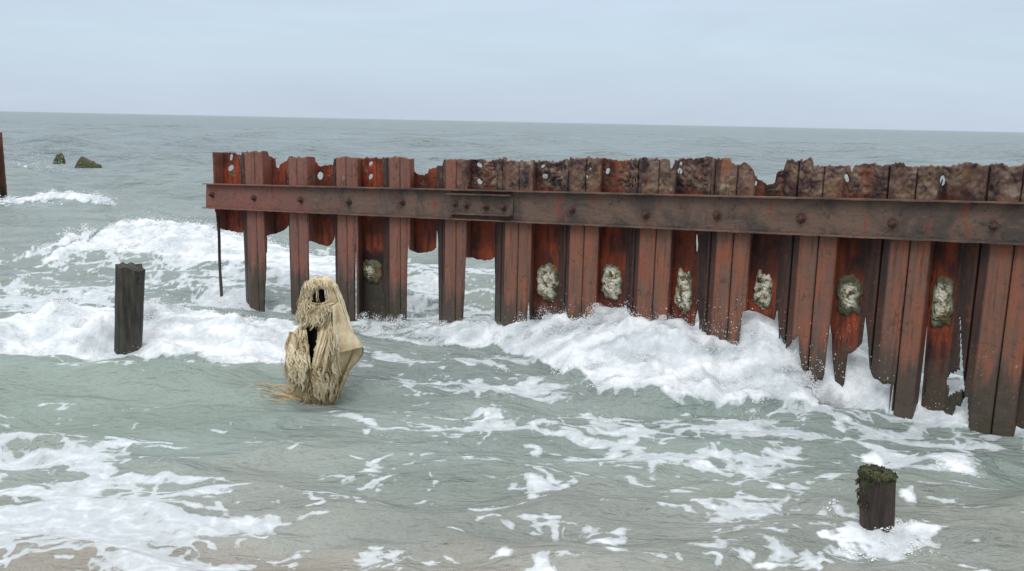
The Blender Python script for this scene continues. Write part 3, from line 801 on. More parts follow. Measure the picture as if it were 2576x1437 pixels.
froth('sea_foam', np.concatenate(Cs), np.concatenate(Rs), 'spurt of white splash against the foot of the tall left timber post')
C, R = scatter(22000, (-1.9, 4.2), (7.6, 11.6), None, .07, .0012, .004, 110, .13, .06)
Cs, Rs = [C], [R]
for px, py, hgt, wd, q in [(a_, b_, c_, d_, int(e_*2.2)) for a_, b_, c_, d_, e_ in [(1330, 826, .06, .05, 250), (1400, 812, .10, .10, 700), (1435, 816, .12, .06, 400), (1500, 800, .22, .09, 900), (1560, 800, .16, .10, 800), (1610, 812, .10, .06, 400), (1664, 820, .17, .06, 800), (1690, 822, .12, .06, 500), (1740, 852, .10, .07, 500),
                           (1790, 855, .10, .05, 400), (1850, 900, .08, .05, 200), (1985, 905, .08, .06, 250), (2030, 945, .10, .05, 400), (2080, 985, .14, .06, 700), (2110, 1000, .10, .05, 400), (2160, 985, .22, .09, 500), (2210, 985, .22, .08, 450), (1280, 838, .05, .05, 250), (1130, 822, .05, .06, 200), (1010, 795, .07, .04, 150)]]:
    v = -.14 if py < 985 or px < 2130 else .35
    u, z = u_at(px, py, v); c0 = wpt(u, v, z)[0]
    t = rng.random(q)**1.5; w = wd*(1-.7*t)
    Cs.append(np.column_stack([c0[0]+rng.normal(0, 1, q)*w, c0[1]+rng.normal(0, .6, q)*w-.05*t, c0[2]-.10+t*(hgt+.06)]))
    Rs.append((.0042-.0022*t)*rng.uniform(.5, 1.5, q))
# loose drops flung in front of the steel
q = 500; px = rng.uniform(1300, 2250, q); py = np.interp(px, [1300, 1500, 1700, 1900, 2030, 2250], [815, 780, 800, 820, 900, 960])-rng.exponential(22, q)+25
drops = np.array([[*wpt(*(lambda a: (a[0], -.16, a[1]))(u_at(a, b, -.16)))[0]] for a, b in zip(px, py)])
Cs.append(drops); Rs.append(rng.uniform(.002, .005, q))
froth('sea_foam', np.concatenate(Cs), np.concatenate(Rs), 'white splash thrown up along the foot of the rusted steel wall')
C, R = scatter(2500, (POST_R[0]-.6, POST_R[0]+.6), (4.9, 5.9), None, .015, .0008, .0022, 24, .04, .02)
froth('sea_foam', C, R, 'ring of white froth round the short mossy post')
C, R = scatter(1500, (3.2, 4.3), (6.3, 7.2), None, .015, .0008, .0025, 12, .03, .015)
froth('sea_foam', C, R, 'little breaking wavelet behind the short mossy post')
C, R = scatter(900, (-19, -8), (22, 29), None, .07, .006, .016, 12, .16, .10)
froth('sea_foam', C, R, 'whitecap curling in front of the two far stumps')
q = 800; c0 = onz(95, 440); C = c0+np.column_stack([rng.normal(0, .9, q), rng.normal(0, .6, q), np.abs(rng.normal(0, .55, q))])
froth('sea_spray', C, rng.uniform(.004, .015, q), 'thin cloud of spray left of the two far stumps')

# ------------------------------------------------------------------ timber posts
def post(name, base, top_x, top_px, w_bot, w_top, mat, label, seed, ragged, moss_fn, lean=(0, 0), depth=-.7):
    z_t = None
    lo, hi = 0, 3
    for _ in range(40):
        m = (lo+hi)/2
        if project([base[0]+lean[0], base[1]+lean[1], m])[0][0, 1] > top_px: lo = m
        else: hi = m
    z_t = lo
    for _ in range(3): lean = (lean[0]+(top_x-proj1(base[0]+lean[0], base[1], z_t)[0])/pxm([base[0], base[1], z_t]), lean[1])
    e = empty(name, (base[0], base[1], 0)); tag(e, label, 'post', 'wooden posts standing in the shallows')
    na, nr = 96, 90; V = []; moss = []
    for i in range(nr+1):
        q = i/nr; z = depth+(z_t-depth)*q
        for j in range(na):
            a = 2*math.pi*j/na; ca, sa = math.cos(a), math.sin(a)
            w = w_bot+(w_top-w_bot)*q**2
            r = w*(1+.035*float(perlin(ca*.8+seed, sa*.8+z*.8, 2))+.03*float(perlin(ca*3+seed, sa*3+z*.3, 3))-.06*abs(float(perlin(ca*6+seed, sa*6+z*.25, 5)))+.03*float(fbm(ca*4+seed, z*6+sa*4, 3, 6)))
            topz = ragged(ca, sa)
            zz = z+(topz*(q**12))
            t = max(0, (z/z_t))
            V.append((ca*r+lean[0]*t, sa*r+lean[1]*t, zz)); moss.append(moss_fn(z/z_t, ca, sa))
    Fc = [(i*na+j, i*na+(j+1) % na, (i+1)*na+(j+1) % na, (i+1)*na+j) for i in range(nr) for j in range(na)]
    mesh_obj('shaft', V, Fc, mat, e, True, {'moss': moss})
    # weathered top
    VT = []; mt = []; nrr = 16
    for i in range(nrr+1):
        f = i/nrr
        for j in range(na):
            p = V[nr*na+j]; bump = .014*float(fbm(p[0]*f*22+seed, p[1]*f*22, 3, 15))-.03*max(0, float(perlin(p[0]*f*9+seed, p[1]*f*9, 18)))*(f < .96)
            cx, cy = lean
            VT.append((cx+(p[0]-cx)*f, cy+(p[1]-cy)*f, z_t+(p[2]-z_t)*f**1.5+bump*(1 if f < .99 else 0)))
            mt.append(moss_fn(1.05, 0, 0))
    FT = [(i*na+j, (i+1)*na+j, (i+1)*na+(j+1) % na, i*na+(j+1) % na) for i in range(nrr) for j in range(na)]
    mesh_obj('end_grain', VT, FT, mat, e, True, {'moss': mt})
    return e, V, z_t

PL = onz(322, 896)
post('timber_post', PL, 328, 668, .138, .150, M['wood'], 'tall dark weathered timber post in the white breaker on the left', 3.3,
     lambda ca, sa: .015*ca*-1-.035*(1 if ca > .55 else 0)+.008*math.sin(9*ca+5*sa), lambda t, ca, sa: .35+.25*max(0, t-.7)-.25*ca*0)
POST_R = onz(2206, 1336)
eR, VR, zR = post('timber_post', POST_R, 2207, 1192, .108, .114, M['mossy'], 'short timber post with green moss cap on the right near the beach', 8.1,
     lambda ca, sa: -.012*max(0, ca)+.012*math.sin(4*ca+3*sa), lambda t, ca, sa: max(0, t-.80)*3.2+.40*max(0, -ca-.45)/.55*min(1, t*1.6)+.2*(ca > .85) if t < 1 else 1.0)
# mossy tufts hanging over the rim of the right post
mb = MB(); TOPR = np.mean(np.array(VR[-96:]), 0)
for i in range(420):
    a = rng.uniform(0, 6.283); rr = .120*rng.uniform(.3, 1.0); top = zR+rng.uniform(-.005, .012)
    l = rng.uniform(.008, .024)*(1.7 if math.cos(a) < -.6 and rng.random() < .5 else 1)
    x0, y0 = math.cos(a)*rr, math.sin(a)*rr; ro = max(rr+.006, .108)
    pts = [(x0, y0, top-.01), (x0*1.02, y0*1.02, top+.008), (math.cos(a)*ro+rng.normal(0, .004), math.sin(a)*ro, top-l*.4), (math.cos(a)*(ro+.006)+rng.normal(0, .006), math.sin(a)*(ro+.006), top-l)]
    mb.tube(pts, [.005, .006, .005, .002], 4)
for i in range(36):
    a = rng.uniform(2.3, 3.9); zz = zR*rng.uniform(.45, .95); l = rng.uniform(.015, .04); ro = .116
    pts = [(math.cos(a)*(ro-.01), math.sin(a)*(ro-.01), zz), (math.cos(a)*(ro+.006), math.sin(a)*(ro+.006), zz-l*.4), (math.cos(a)*(ro+.012)+rng.normal(0, .006), math.sin(a)*(ro+.01), zz-l)]
    mb.tube(pts, [.004, .005, .002], 4)
mb.v = [(p[0]+TOPR[0]*min(1, max(0, p[2]/zR)), p[1]+TOPR[1]*min(1, max(0, p[2]/zR)), p[2]) for p in mb.v]
o = mb.build('moss_cap', mat_plain('moss', (.048, .052, .020), .9, 40, .6), eR)

# far stumps
def stump(px, py, prof, w_px, label, seed, up=0.0):
    base = onz(px, py)
    for _ in range(4):
        zl = float(surface(base[:1], base[1:2], np.array([.4]))[0][0]); base = onz(px, py, zl)
    s = 1/pxm(base); e = empty('broken_stump', (base[0], base[1], base[2]+up)); tag(e, label, 'stump', 'broken stumps out at sea')
    xs = np.array([p[0] for p in prof])*s; zs = np.array([p[1] for p in prof])*s*1.03
    n = 30; m = 16; V = []; moss = []
    gx = np.linspace(xs[0], xs[-1], n)
    for i in range(n):
        zt = float(np.interp(gx[i], xs, zs))
        for j in range(m):
            a = 2*math.pi*j/m; ca, sa = math.cos(a), math.sin(a)
            sc = (abs(ca)**4+abs(sa)**4)**(-.25)
            hw = .32*(w_px*s)*(.55+.45*math.sin(math.pi*(i+.6)/(n+.2)))
            zc = (zt-.5)/2; hz = (zt+.5)/2
            nz = .09*float(fbm(gx[i]*5+seed, sa*2.5+ca, 4, 4))
            V.append((gx[i]+nz*.8, ca*sc*hw*.9, zc+sa*sc*hz*(1-.08*abs(ca))+nz)); moss.append(.25+.55*(sa > .3)+.2*(gx[i] > 0))
    Fc = [(i*m+j, i*m+(j+1) % m, (i+1)*m+(j+1) % m, (i+1)*m+j) for i in range(n-1) for j in range(m)]
    Fc += [tuple(range(m-1, -1, -1)), tuple(range((n-1)*m, n*m))]
    mesh_obj('stump_body', V, Fc, M['stump'], e, True, {'moss': moss})
stump(148, 400, [(-15, 0), (-13, 4), (-5, 20), (-1, 24), (3, 22), (6, 25), (11, 22), (13, 14), (14, 0)], 30, 'small upright algae covered stump far out at sea, the farther one', 2, -.22)
stump(222, 430, [(-32, 0), (-29, 5), (-22, 20), (-12, 31), (-6, 28), (4, 22), (14, 20), (22, 13), (30, 9), (32, 0)], 62, 'wide slanting algae covered stump far out at sea, the nearer one', 5, .10)

# rusty pile at the left edge of the view
lp = onz(-12-4, 512); e = empty('rusty_steel_pile', (lp[0], lp[1], 0)); tag(e, 'rusty steel pile end of another groyne at the left edge of the sea', 'pile')
ztop = 2.15
def plate(name, x0, x1, y0, zb, zt, mat, par, th=.02):
    n, m = 14, 60; V = []
    for i in range(m+1):
        for j in range(n+1):
            x = x0+(x1-x0)*j/n; z = zb+(zt-zb)*i/m
            z += .03*float(fbm(x*9, 3.1, 3, 2)) if i == m else 0
            V.append((x+(.008*float(fbm(z*7, x, 3, 5)) if j in (0, n) else 0), y0+.01*float(fbm(x*6, z*5, 3, 7)), z))
    o = mesh_obj(name, V, grid_faces(m+1, n+1), mat, par, True, {'tone': np.full(len(V), .3), 'crust': np.full(len(V), .2), 'brown': np.full(len(V), .8)})
    s = o.modifiers.new('thickness', 'SOLIDIFY'); s.thickness = th; return o
d_ = ray((-4.5, 430)); rx = d_[0]/d_[1]*lp[1]-lp[0]
plate('flange', -.35, rx, 0, -.6, ztop, M['rust'], e); plate('flange', -.35, rx, .34, -.6, ztop-.1, M['rust'], e)
mb = MB(); mb.add([(-.1, .02, -.6), (-.07, .02, -.6), (-.07, .32, -.6), (-.1, .32, -.6), (-.1, .02, 2), (-.07, .02, 2), (-.07, .32, 2), (-.1, .32, 2)], [(0, 3, 2, 1), (4, 5, 6, 7), (0, 1, 5, 4), (1, 2, 6, 5), (2, 3, 7, 6), (3, 0, 4, 7)])
mb.build('web', M['bolt'], e, False)
for zz in (1.53, 1.18):
    o = link(bpy.data.objects.new('bolt', BM), e); o.location = (rx-.02, -.01, zz); o.rotation_euler = (0, 0, math.radians(60)); o.scale = (1.5, 1.5, 1.5)

# ------------------------------------------------------------------ ragged cloth over a hidden post
gb = onz(808, 1010); az = math.atan2(gb[0], gb[1])
GX, GZ = 1.006e-3, 1.035e-3
core = empty('cloth_covered_post', (gb[0], gb[1], 0), -az); tag(core, 'dark wooden post hidden inside the ragged tan cloth', 'post')
mb = MB()
mb.tube([(-.03+.02*math.sin(i*.7), .05, -.6+i*.125) for i in range(15)], [.108-.002*i for i in range(15)], 18); mb.build('core_shaft', M['core'], core)
cl = empty('ragged_cloth', (gb[0], gb[1], 0), -az); tag(cl, 'ragged tan cloth with shaggy frayed threads draped over a post like a hooded figure', 'cloth')
SIL = np.array([(118, 455, 540), (126, 425, 570), (150, 385, 605), (200, 338, 652), (250, 350, 668), (300, 330, 692), (350, 305, 702), (400, 300, 716), (500, 322, 736), (560, 300, 756), (620, 240, 780), (700, 212, 800), (760, 190, 800), (850, 160, 775), (900, 160, 765), (950, 180, 750), (1000, 195, 725), (1050, 220, 712), (1100, 240, 690), (1150, 252, 668), (1200, 255, 645), (1250, 275, 622), (1300, 330, 605), (1400, 340, 600)], float)
X0, Y0 = 480., 1278.
def cx_(x): return (x-X0)*GX
def cz_(y): return (Y0-y)*GZ
def hull(y):
    L = np.interp(y, SIL[:, 0], SIL[:, 1]); Rr = np.interp(y, SIL[:, 0], SIL[:, 2]); return (L+Rr)/2, (Rr-L)/2
def front_y(x, y):                                   # depth of the front of the cloth at drawing position (x, y), metres (negative = nearer)
    c, h = hull(y); q = np.clip((x-c)/h, -.98, .98); return -np.sqrt(1-q*q)*h*GX*.72
FACE = [(424, 272), (440, 238), (470, 218), (505, 212), (540, 222), (562, 250), (566, 285), (545, 315), (505, 326), (462, 332), (430, 345), (412, 318)]
SLIT = [(425, 470), (465, 455), (470, 520), (455, 620), (435, 700), (415, 800), (400, 905), (385, 905), (382, 800), (370, 700), (348, 620), (350, 565), (385, 530)]
na, nr = 240, 230; V = []; tint = []
ys = np.linspace(118, 1390, nr)
A = np.linspace(0, 2*math.pi, na, endpoint=False)
PXY = np.zeros((nr, na, 2))
for i, y in enumerate(ys):
    c, h = hull(y)
    fold = 12*fbm(A*2.4+.0, A*0+y*.0022, 3, 3)+9*np.sin(A*11+y*.004+3*fbm(A*2, A*0+y*.003, 2, 5))*sstep(250, 700, np.full(na, y))+5*fbm(A*8, A*0+y*.012, 3, 8)
    close = np.clip(1.0, 0, 1)
    rx = h+np.where(np.abs(np.cos(A)) > .9, fold*.25, fold); ry = h*.72+fold
    x = c+rx*np.cos(A); yy = -ry*np.sin(A)
    V.append(np.column_stack([cx_(x), yy*GX, np.full(na, cz_(y))+.012*fbm(A*3, A*0+y*.004, 2, 9)]))
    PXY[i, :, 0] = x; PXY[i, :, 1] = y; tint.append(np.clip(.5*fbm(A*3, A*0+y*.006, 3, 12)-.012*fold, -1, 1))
V = np.concatenate(V); frontside = np.broadcast_to(np.sin(A) > 0.05, (nr, na))
nxt = np.roll(PXY, -1, 1); cen = (PXY[:-1]+PXY[1:]+nxt[:-1]+nxt[1:])/4
nz = 16*fbm(cen[..., 0]*.035, cen[..., 1]*.035, 3, 14)
hole = (in_poly(cen[..., 0]+nz, cen[..., 1], FACE) | in_poly(cen[..., 0]+nz, cen[..., 1], SLIT)) & frontside[:-1]
rag = (cen[..., 1] > 1240+60*fbm(np.broadcast_to(A, cen.shape[:2])*5, cen[..., 1]*0, 3, 16)*2.2)
# moth holes at the bottom
mh = (np.hypot(cen[..., 0]-455, cen[..., 1]-1195) < 16) & frontside[:-1]
ff = grid_faces(nr, na, wrap=True).reshape(nr-1, na, 4)[~(hole | mh)]
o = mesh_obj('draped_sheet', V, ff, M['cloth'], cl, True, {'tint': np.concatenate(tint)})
sm = o.modifiers.new('thickness', 'SOLIDIFY'); sm.thickness = .006
# top closing cap
mb = MB()
# layered folds
def ribbon(pts, width, pleats, amp, off, tnt, n=60, m=26, seed=0):
    """hanging strip of cloth: pts = centreline (x, y, half width) in drawing millimetres, over the front of the sheet"""
    P = np.array(pts, float); q = np.linspace(0, 1, n); t = np.linspace(0, 1, len(P))
    cx, cy, hw = np.interp(q, t, P[:, 0]), np.interp(q, t, P[:, 1]), np.interp(q, t, P[:, 2])
    tx, ty = np.gradient(cx), np.gradient(cy); L = np.hypot(tx, ty); nx, ny = -ty/L, tx/L
    s = np.linspace(-1, 1, m); Vv = []; a = []
    for i in range(n):
        wob = 1+.18*fbm(s*2+seed, s*0+q[i]*5, 2, seed)
        x = cx[i]+nx[i]*hw[i]*s*wob; y = cy[i]+ny[i]*hw[i]*s+6*fbm(s*3, s*0+q[i]*8, 2, seed+3)
        pl = np.sin(s*pleats+seed+2*q[i]+1.5*fbm(s*1.5, s*0+q[i]*3, 2, seed+5))
        d = front_y(x, y)-off-amp*pl-.4*amp*fbm(s*6, s*0+q[i]*14, 2, seed+7)
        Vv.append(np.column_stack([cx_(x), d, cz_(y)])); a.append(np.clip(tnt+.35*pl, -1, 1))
    return np.concatenate(Vv), grid_faces(n, m), np.concatenate(a)
def add_ribbon(name, *args, **kw):
    v, f, a = ribbon(*args, **kw)
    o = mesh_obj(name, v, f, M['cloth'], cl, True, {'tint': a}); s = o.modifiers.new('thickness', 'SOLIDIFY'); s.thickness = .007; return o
add_ribbon('face_band', [(378, 300, 18), (405, 338, 26), (452, 366, 36), (515, 368, 44), (570, 352, 42), (612, 340, 30)], 0, 6, .014, .034, -.05, seed=1)
add_ribbon('hanging_fold', [(590, 375, 26), (590, 500, 38), (560, 650, 70), (520, 800, 95), (500, 950, 110), (490, 1100, 120), (500, 1250, 120), (500, 1290, 110)], 0, 9, .020, .034, -.05, n=110, m=60, seed=2)
add_ribbon('hanging_fold', [(560, 400, 40), (545, 520, 44), (500, 650, 40), (455, 780, 34), (425, 900, 26)], 0, 5, .012, .030, .15, seed=4)
add_ribbon('hanging_fold', [(640, 470, 40), (650, 560, 34), (625, 700, 32), (610, 850, 28), (640, 1000, 26)], 0, 6, .016, .036, .75, seed=6)
add_ribbon('hanging_fold', [(612, 172, 8), (672, 300, 16), (712, 450, 20), (760, 600, 22), (790, 690, 14)], 0, 5, .010, .014, .8, seed=8)
add_ribbon('hanging_fold', [(330, 570, 26), (340, 680, 36), (355, 800, 34), (380, 900, 20)], 0, 5, .014, .030, .55, seed=9)
# folded-out corner at the right with its hem
EDGE = [(600, 790), (660, 745), (740, 708), (800, 700), (850, 722), (872, 770), (862, 820), (820, 880), (770, 935), (735, 985), (700, 1080), (665, 1170), (635, 1235)]
INN = [(600, 800), (640, 800), (690, 790), (735, 790), (760, 800), (770, 820), (762, 850), (735, 900), (715, 945), (690, 1000), (655, 1080), (630, 1170), (615, 1235)]
n = 70; q = np.linspace(0, 1, n); t = np.linspace(0, 1, len(EDGE)); E_ = np.array(EDGE, float); I_ = np.array(INN, float); m = 14; Vv = []; ti = []
for i in range(n):
    ex, ey, ix, iy = [np.interp(q[i], t, arr) for arr in (E_[:, 0], E_[:, 1], I_[:, 0], I_[:, 1])]
    for j in range(m):
        s = j/(m-1); x = ix+(ex-ix)*s; y = iy+(ey-iy)*s
        d = -.16+.10*(1-s)*math.sin(min(1, q[i]*1.6)*math.pi)+.12*q[i]*s+.02*math.sin(s*3)
        Vv.append((cx_(x), d, cz_(y))); ti.append(-.25+.4*s)
o = mesh_obj('folded_corner', Vv, grid_faces(n, m), M['cloth'], cl, True, {'tint': ti}); s = o.modifiers.new('thickness', 'SOLIDIFY'); s.thickness = .007
mb = MB(); mb.tube([Vv[i*m+m-1] for i in range(n)], .0085, 6, -.9); mb.build('hem', M['cloth'], cl)
# outer upper side of the corner: the hood running down to the hem
TOPE = [(650, 330), (690, 420), (720, 520), (760, 600), (810, 660), (850, 715), (868, 750)]
mb = MB(); Vv = []; ti = []; n = 44; m = 26
for i in range(n):
    qq = i/(n-1); rx_ = np.interp(qq, np.linspace(0, 1, 7), [p[0] for p in TOPE]); ry_ = np.interp(qq, np.linspace(0, 1, 7), [p[1] for p in TOPE])
    lx = np.interp(qq, [0, .5, 1], [600, 600, 600]); ly = np.interp(qq, [0, .5, 1], [340, 560, 790])
    for j in range(m):
        s = j/(m-1); x = lx+(rx_-lx)*s; y = ly+(ry_-ly)*s-18*math.sin(s*math.pi)*qq
        d = -.215-.02*qq+.16*s**2.2*(1-.35*qq)-.008*math.sin(s*9+qq*3)
        Vv.append((cx_(x), d, cz_(y))); ti.append(.05+.25*math.sin(s*9+qq*3))
o = mesh_obj('hood_side', Vv, grid_faces(n, m), M['cloth'], cl, True, {'tint': ti}); s = o.modifiers.new('thickness', 'SOLIDIFY'); s.thickness = .007
# frayed threads
mb = MB()
def strand(x, y, ln, dirx, rad, off, tnt, curl=1.0):
    k = max(5, int(ln/18)); pts = []; ph = rng.uniform(0, 6); am = rng.uniform(3, 9)*curl; oo = off+rng.uniform(0, .022)
    for i in range(k):
        q = i/(k-1); xx = x+dirx*q*ln+am*math.sin(ph+q*ln*.05)*q**.3; yy = y+ln*q
        pts.append((cx_(xx), float(front_y(xx, yy))-oo-.012*math.sin(q*math.pi), cz_(yy)))
    mb.tube(pts, [rad*(1-.5*(i/(k-1))**2) for i in range(k)], 4, tnt)
def patch(n, xr, yr, ln, dirx, rad=(2.5, 5), off=.02, curl=1.0, tn=(-.5, .7)):
    for _ in range(n):
        strand(rng.uniform(*xr), rng.uniform(*yr), rng.uniform(*ln), rng.normal(dirx, .13), rng.uniform(*rad)*1e-3, off, rng.uniform(*tn), curl)
patch(70, (400, 600), (345, 385), (60, 190), -.25, off=.05)
patch(60, (370, 440), (385, 440), (50, 120), -.34, off=.05)
patch(50, (330, 392), (150, 330), (60, 200), -.22, off=.02)
patch(40, (395, 560), (132, 160), (30, 60), .05, (2, 3.5), off=.012, tn=(.2, 1))
patch(13, (488, 575), (190, 212), (110, 150), .05, (1.6, 2.6), off=.03, tn=(.3, 1))
patch(5, (425, 480), (205, 225), (90, 130), .12, (1.4, 2.2), off=.03, tn=(.0, .8))
patch(45, (350, 430), (135, 250), (40, 110), -.2, (3, 5.5), off=.025, curl=2.5, tn=(-.4, .8))
patch(40, (410, 600), (122, 165), (25, 70), .0, (3, 5), off=.02, curl=2.5, tn=(-.3, .9))
patch(60, (385, 610), (318, 372), (30, 90), -.45, (2.5, 5), off=.055, curl=2.2, tn=(-.5, .7))
for yb in range(560, 1080, 26):
    c, h = hull(yb); L = c-h
    patch(13, (L+4, min(342 if yb < 900 else 395, L+190)), (yb-20, yb+20), (50, 150), -.10, (2.5, 5.5), off=.025, curl=2.0, tn=(-.85, .8))
patch(46, (168, 230), (800, 960), (70, 200), -.04, (2, 4), off=.02, curl=1.5, tn=(-.4, .7))
def rope(x, y, ln, dirx, rad, off, tnt):
    k = 14; ph = rng.uniform(0, 6)
    cxs = [(x+dirx*ln*q/13+16*math.sin(ph+q*.55)*(q/13)**.4, y+ln*q/13) for q in range(k)]
    for m_ in range(3):
        a0 = m_*2.094; pts = []
        for q, (xx, yy) in enumerate(cxs):
            a = a0+q*.9; pts.append((cx_(xx)+rad*math.cos(a), float(front_y(xx, yy))-off+rad*math.sin(a), cz_(yy)))
        mb.tube(pts, [rad*.85]*(k-2)+[rad*.6, rad*.3], 5, tnt+rng.uniform(-.25, .25))
for _ in range(40): rope(rng.uniform(205, 370), rng.uniform(570, 960), rng.uniform(120, 260), rng.normal(-.1, .12), rng.uniform(.007, .012), .055, rng.uniform(-.2, .9))
for _ in range(22): rope(rng.uniform(420, 620), rng.uniform(820, 1020), rng.uniform(150, 260), rng.normal(.0, .08), rng.uniform(.007, .011), .085, rng.uniform(-.4, .8))
for _ in range(12): rope(rng.uniform(340, 560), rng.uniform(330, 420), rng.uniform(90, 170), rng.normal(-.2, .1), rng.uniform(.004, .007), .075, rng.uniform(-.3, .6))
for _ in range(10): rope(rng.uniform(310, 380), rng.uniform(170, 330), rng.uniform(120, 220), rng.normal(-.15, .1), rng.uniform(.004, .006), .04, rng.uniform(-.2, .7))
patch(60, (400, 640), (860, 1090), (80, 210), .03, (2.5, 5.5), off=.06, curl=1.4, tn=(-.9, .6))
patch(90, (300, 610), (1130, 1230), (60, 130), -.25, (2.5, 5), off=.05, curl=1.3, tn=(-.9, .5))
patch(60, (560, 640), (430, 760), (50, 140), .02, (2.5, 5), off=.055, curl=2, tn=(.0, 1))
patch(50, (690, 780), (1000, 1010), (5, 20), .02, (2, 3), off=.02, tn=(.2, 1))
for x, y, l in [(160, 960, 190), (165, 985, 170), (205, 1040, 120), (128, 860, 110), (133, 840, 120), (300, 380, 110), (288, 370, 70)]:
    strand(x, y, l, .01, .0022, .0, .7, .6)
mb.build('frayed_thread', M['cloth'], cl)
# drowned tail of the cloth drifting at the surface, threads mostly awash
mb = MB(); ca, sa_ = math.cos(-az), math.sin(-az)
for _ in range(90):
    y0 = rng.normal(-.02, .075); l = rng.uniform(.12, .52); x0 = -rng.uniform(.0, .22); dr = rng.normal(.10, .12); ph = rng.uniform(0, 6); pts = []
    up = rng.uniform(-.013, .003)
    for q in np.linspace(0, 1, 9):
        lx = x0-l*q; ly = y0+dr*q*l+.015*math.sin(ph+q*7)
        gxw = gb[0]+lx*ca-ly*sa_; gyw = gb[1]+lx*sa_+ly*ca
        pts.append((lx, ly, float(surface(np.array([gxw]), np.array([gyw]))[0][0])+up+.007*math.sin(ph+q*9)))
    mb.tube(pts, [.005, .006, .006, .006, .006, .005, .005, .004, .002], 4, rng.uniform(-.9, .3))
mb.build('floating_tail', M['cloth'], cl)

# tuft of fibre at the foot of the thin strip
tp = wpt(u_s+.02, .03, zs_b)[0]; tf = empty('fibre_tuft', (tp[0], tp[1], zs_b-.03)); tag(tf, 'small tan tuft of frayed fibre caught at the foot of the thin steel strip', 'fibre tuft')
mb = MB()
for i in range(90):
    a = rng.uniform(0, 6.28); d = rng.uniform(.02, .085); pts = [(0.01*math.cos(a), .01*math.sin(a), rng.uniform(0, .06)), (d*.6*math.cos(a)+.02, d*.5*math.sin(a), rng.uniform(.0, .07)), (d*math.cos(a)+.035, d*math.sin(a), rng.uniform(-.06, .02))]
    mb.tube(pts, [.007, .006, .003], 4, rng.uniform(-.8, .3))
mb.build('fibres', M['cloth'], tf)

# ------------------------------------------------------------------ ground sheet: sea bed rising to the beach the camera stands on
gx = np.concatenate([-np.geomspace(9000, 8, 24), np.linspace(-6, 6, 13), np.geomspace(8, 9000, 24)])
gy = np.concatenate([-np.geomspace(9000, 4, 20), np.linspace(-3, 12, 31), np.geomspace(14, 14000, 24)])
GXm, GYm = np.meshgrid(gx, gy)
gz = np.interp(GYm.ravel(), [-9000, -40, -6, 0, 2.5, 3.6, 4.4, 8, 20, 60, 14000], [3, 2.6, 1.6, 1.0, .32, .06, -.12, -.5, -1.3, -4, -9])+.03*fbm(GXm.ravel()*.7, GYm.ravel()*.7, 3, 3)
o = mesh_obj('beach', np.column_stack([GXm.ravel(), GYm.ravel(), gz]), grid_faces(len(gy), len(gx)), M['sand'])
tag(o, 'wet sandy beach sloping down under the surf', 'beach', kind='structure')

# ------------------------------------------------------------------ sky, sun, camera
SUN_EL, SUN_AZ = math.radians(52), math.radians(205)
w = bpy.data.worlds.new('World'); scene.world = w; w.use_nodes = True
nt = w.node_tree; bg = nt.nodes['Background']; bg.inputs['Strength'].default_value = .1
sky = nt.nodes.new('ShaderNodeTexSky'); sky.sky_type = 'NISHITA'; sky.sun_disc = False; sky.sun_elevation = SUN_EL; sky.sun_rotation = SUN_AZ
tc = nt.nodes.new('ShaderNodeTexCoord'); sx = nt.nodes.new('ShaderNodeSeparateXYZ'); nt.links.new(tc.outputs['Generated'], sx.inputs[0])
rp = nt.nodes.new('ShaderNodeValToRGB'); e = rp.color_ramp.elements
SK = [(0.0, (.495, .58, .69)), (.02, (.50, .59, .705)), (.085, (.535, .65, .755)), (.17, (.52, .62, .745)), (.24, (.54, .64, .755)), (.50, (1.25, 1.29, 1.34)), (1.0, (1.5, 1.5, 1.5))]
while len(e) < len(SK): e.new(.5)
for q, (p, c) in zip(e, SK): q.position = p; q.color = (*c, 1)
nt.links.new(sx.outputs[2], rp.inputs['Fac'])
mp = nt.nodes.new('ShaderNodeMapping'); mp.inputs['Scale'].default_value = (1.2, 1.2, 7); mp.inputs['Rotation'].default_value = (0, math.radians(4), 0)
nt.links.new(tc.outputs['Generated'], mp.inputs['Vector'])
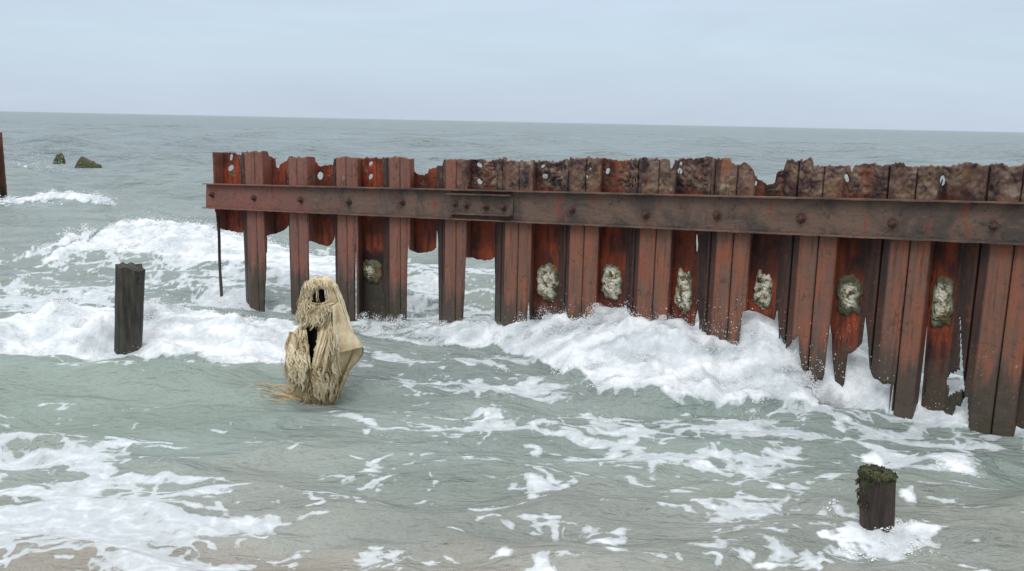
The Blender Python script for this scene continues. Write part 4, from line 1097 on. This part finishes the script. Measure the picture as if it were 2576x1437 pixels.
nz_ = nt.nodes.new('ShaderNodeTexNoise'); nz_.inputs['Scale'].default_value = 2.0; nz_.inputs['Detail'].default_value = 6; nz_.inputs['Roughness'].default_value = .58; nz_.inputs['Distortion'].default_value = .5
nt.links.new(mp.outputs[0], nz_.inputs['Vector'])
cl_r = nt.nodes.new('ShaderNodeMapRange'); cl_r.inputs[1].default_value = .3; cl_r.inputs[2].default_value = .7; cl_r.inputs[3].default_value = 10.7; cl_r.inputs[4].default_value = 11.9
nt.links.new(nz_.outputs['Fac'], cl_r.inputs[0])
ml = nt.nodes.new('ShaderNodeVectorMath'); ml.operation = 'SCALE'; nt.links.new(rp.outputs[0], ml.inputs[0]); nt.links.new(cl_r.outputs[0], ml.inputs['Scale'])
mx = nt.nodes.new('ShaderNodeMix'); mx.data_type = 'RGBA'; mx.inputs[0].default_value = .92
nt.links.new(sky.outputs[0], mx.inputs[6]); nt.links.new(ml.outputs[0], mx.inputs[7]); nt.links.new(mx.outputs[2], bg.inputs['Color'])

sun = bpy.data.lights.new('sun', 'SUN'); sun.energy = 1.0; sun.angle = math.radians(25); sun.color = (1, .96, .90)
so = bpy.data.objects.new('sun', sun); COL.objects.link(so)
d = Vector((math.sin(SUN_AZ)*math.cos(SUN_EL), math.cos(SUN_AZ)*math.cos(SUN_EL), math.sin(SUN_EL)))
so.rotation_euler = d.to_track_quat('Z', 'Y').to_euler()

cam = bpy.data.cameras.new('camera'); cam.sensor_width = 36; cam.lens = 36*F/W; cam.clip_start = .05; cam.clip_end = 40000
co = bpy.data.objects.new('camera', cam); COL.objects.link(co)
fwd = Vector((0, cp, -sp)); up = Vector((0, sp, cp)); rt = Vector((1, 0, 0))
cR = rt*cr+up*sr; cU = -rt*sr+up*cr
co.matrix_world = Matrix(((cR.x, cU.x, -fwd.x, 0), (cR.y, cU.y, -fwd.y, 0), (cR.z, cU.z, -fwd.z, CH), (0, 0, 0, 1)))
scene.camera = co
scene.view_settings.view_transform = 'Standard'; scene.view_settings.look = 'None'; scene.view_settings.exposure = 0; scene.view_settings.gamma = 1
scene.cycles.max_bounces = 6
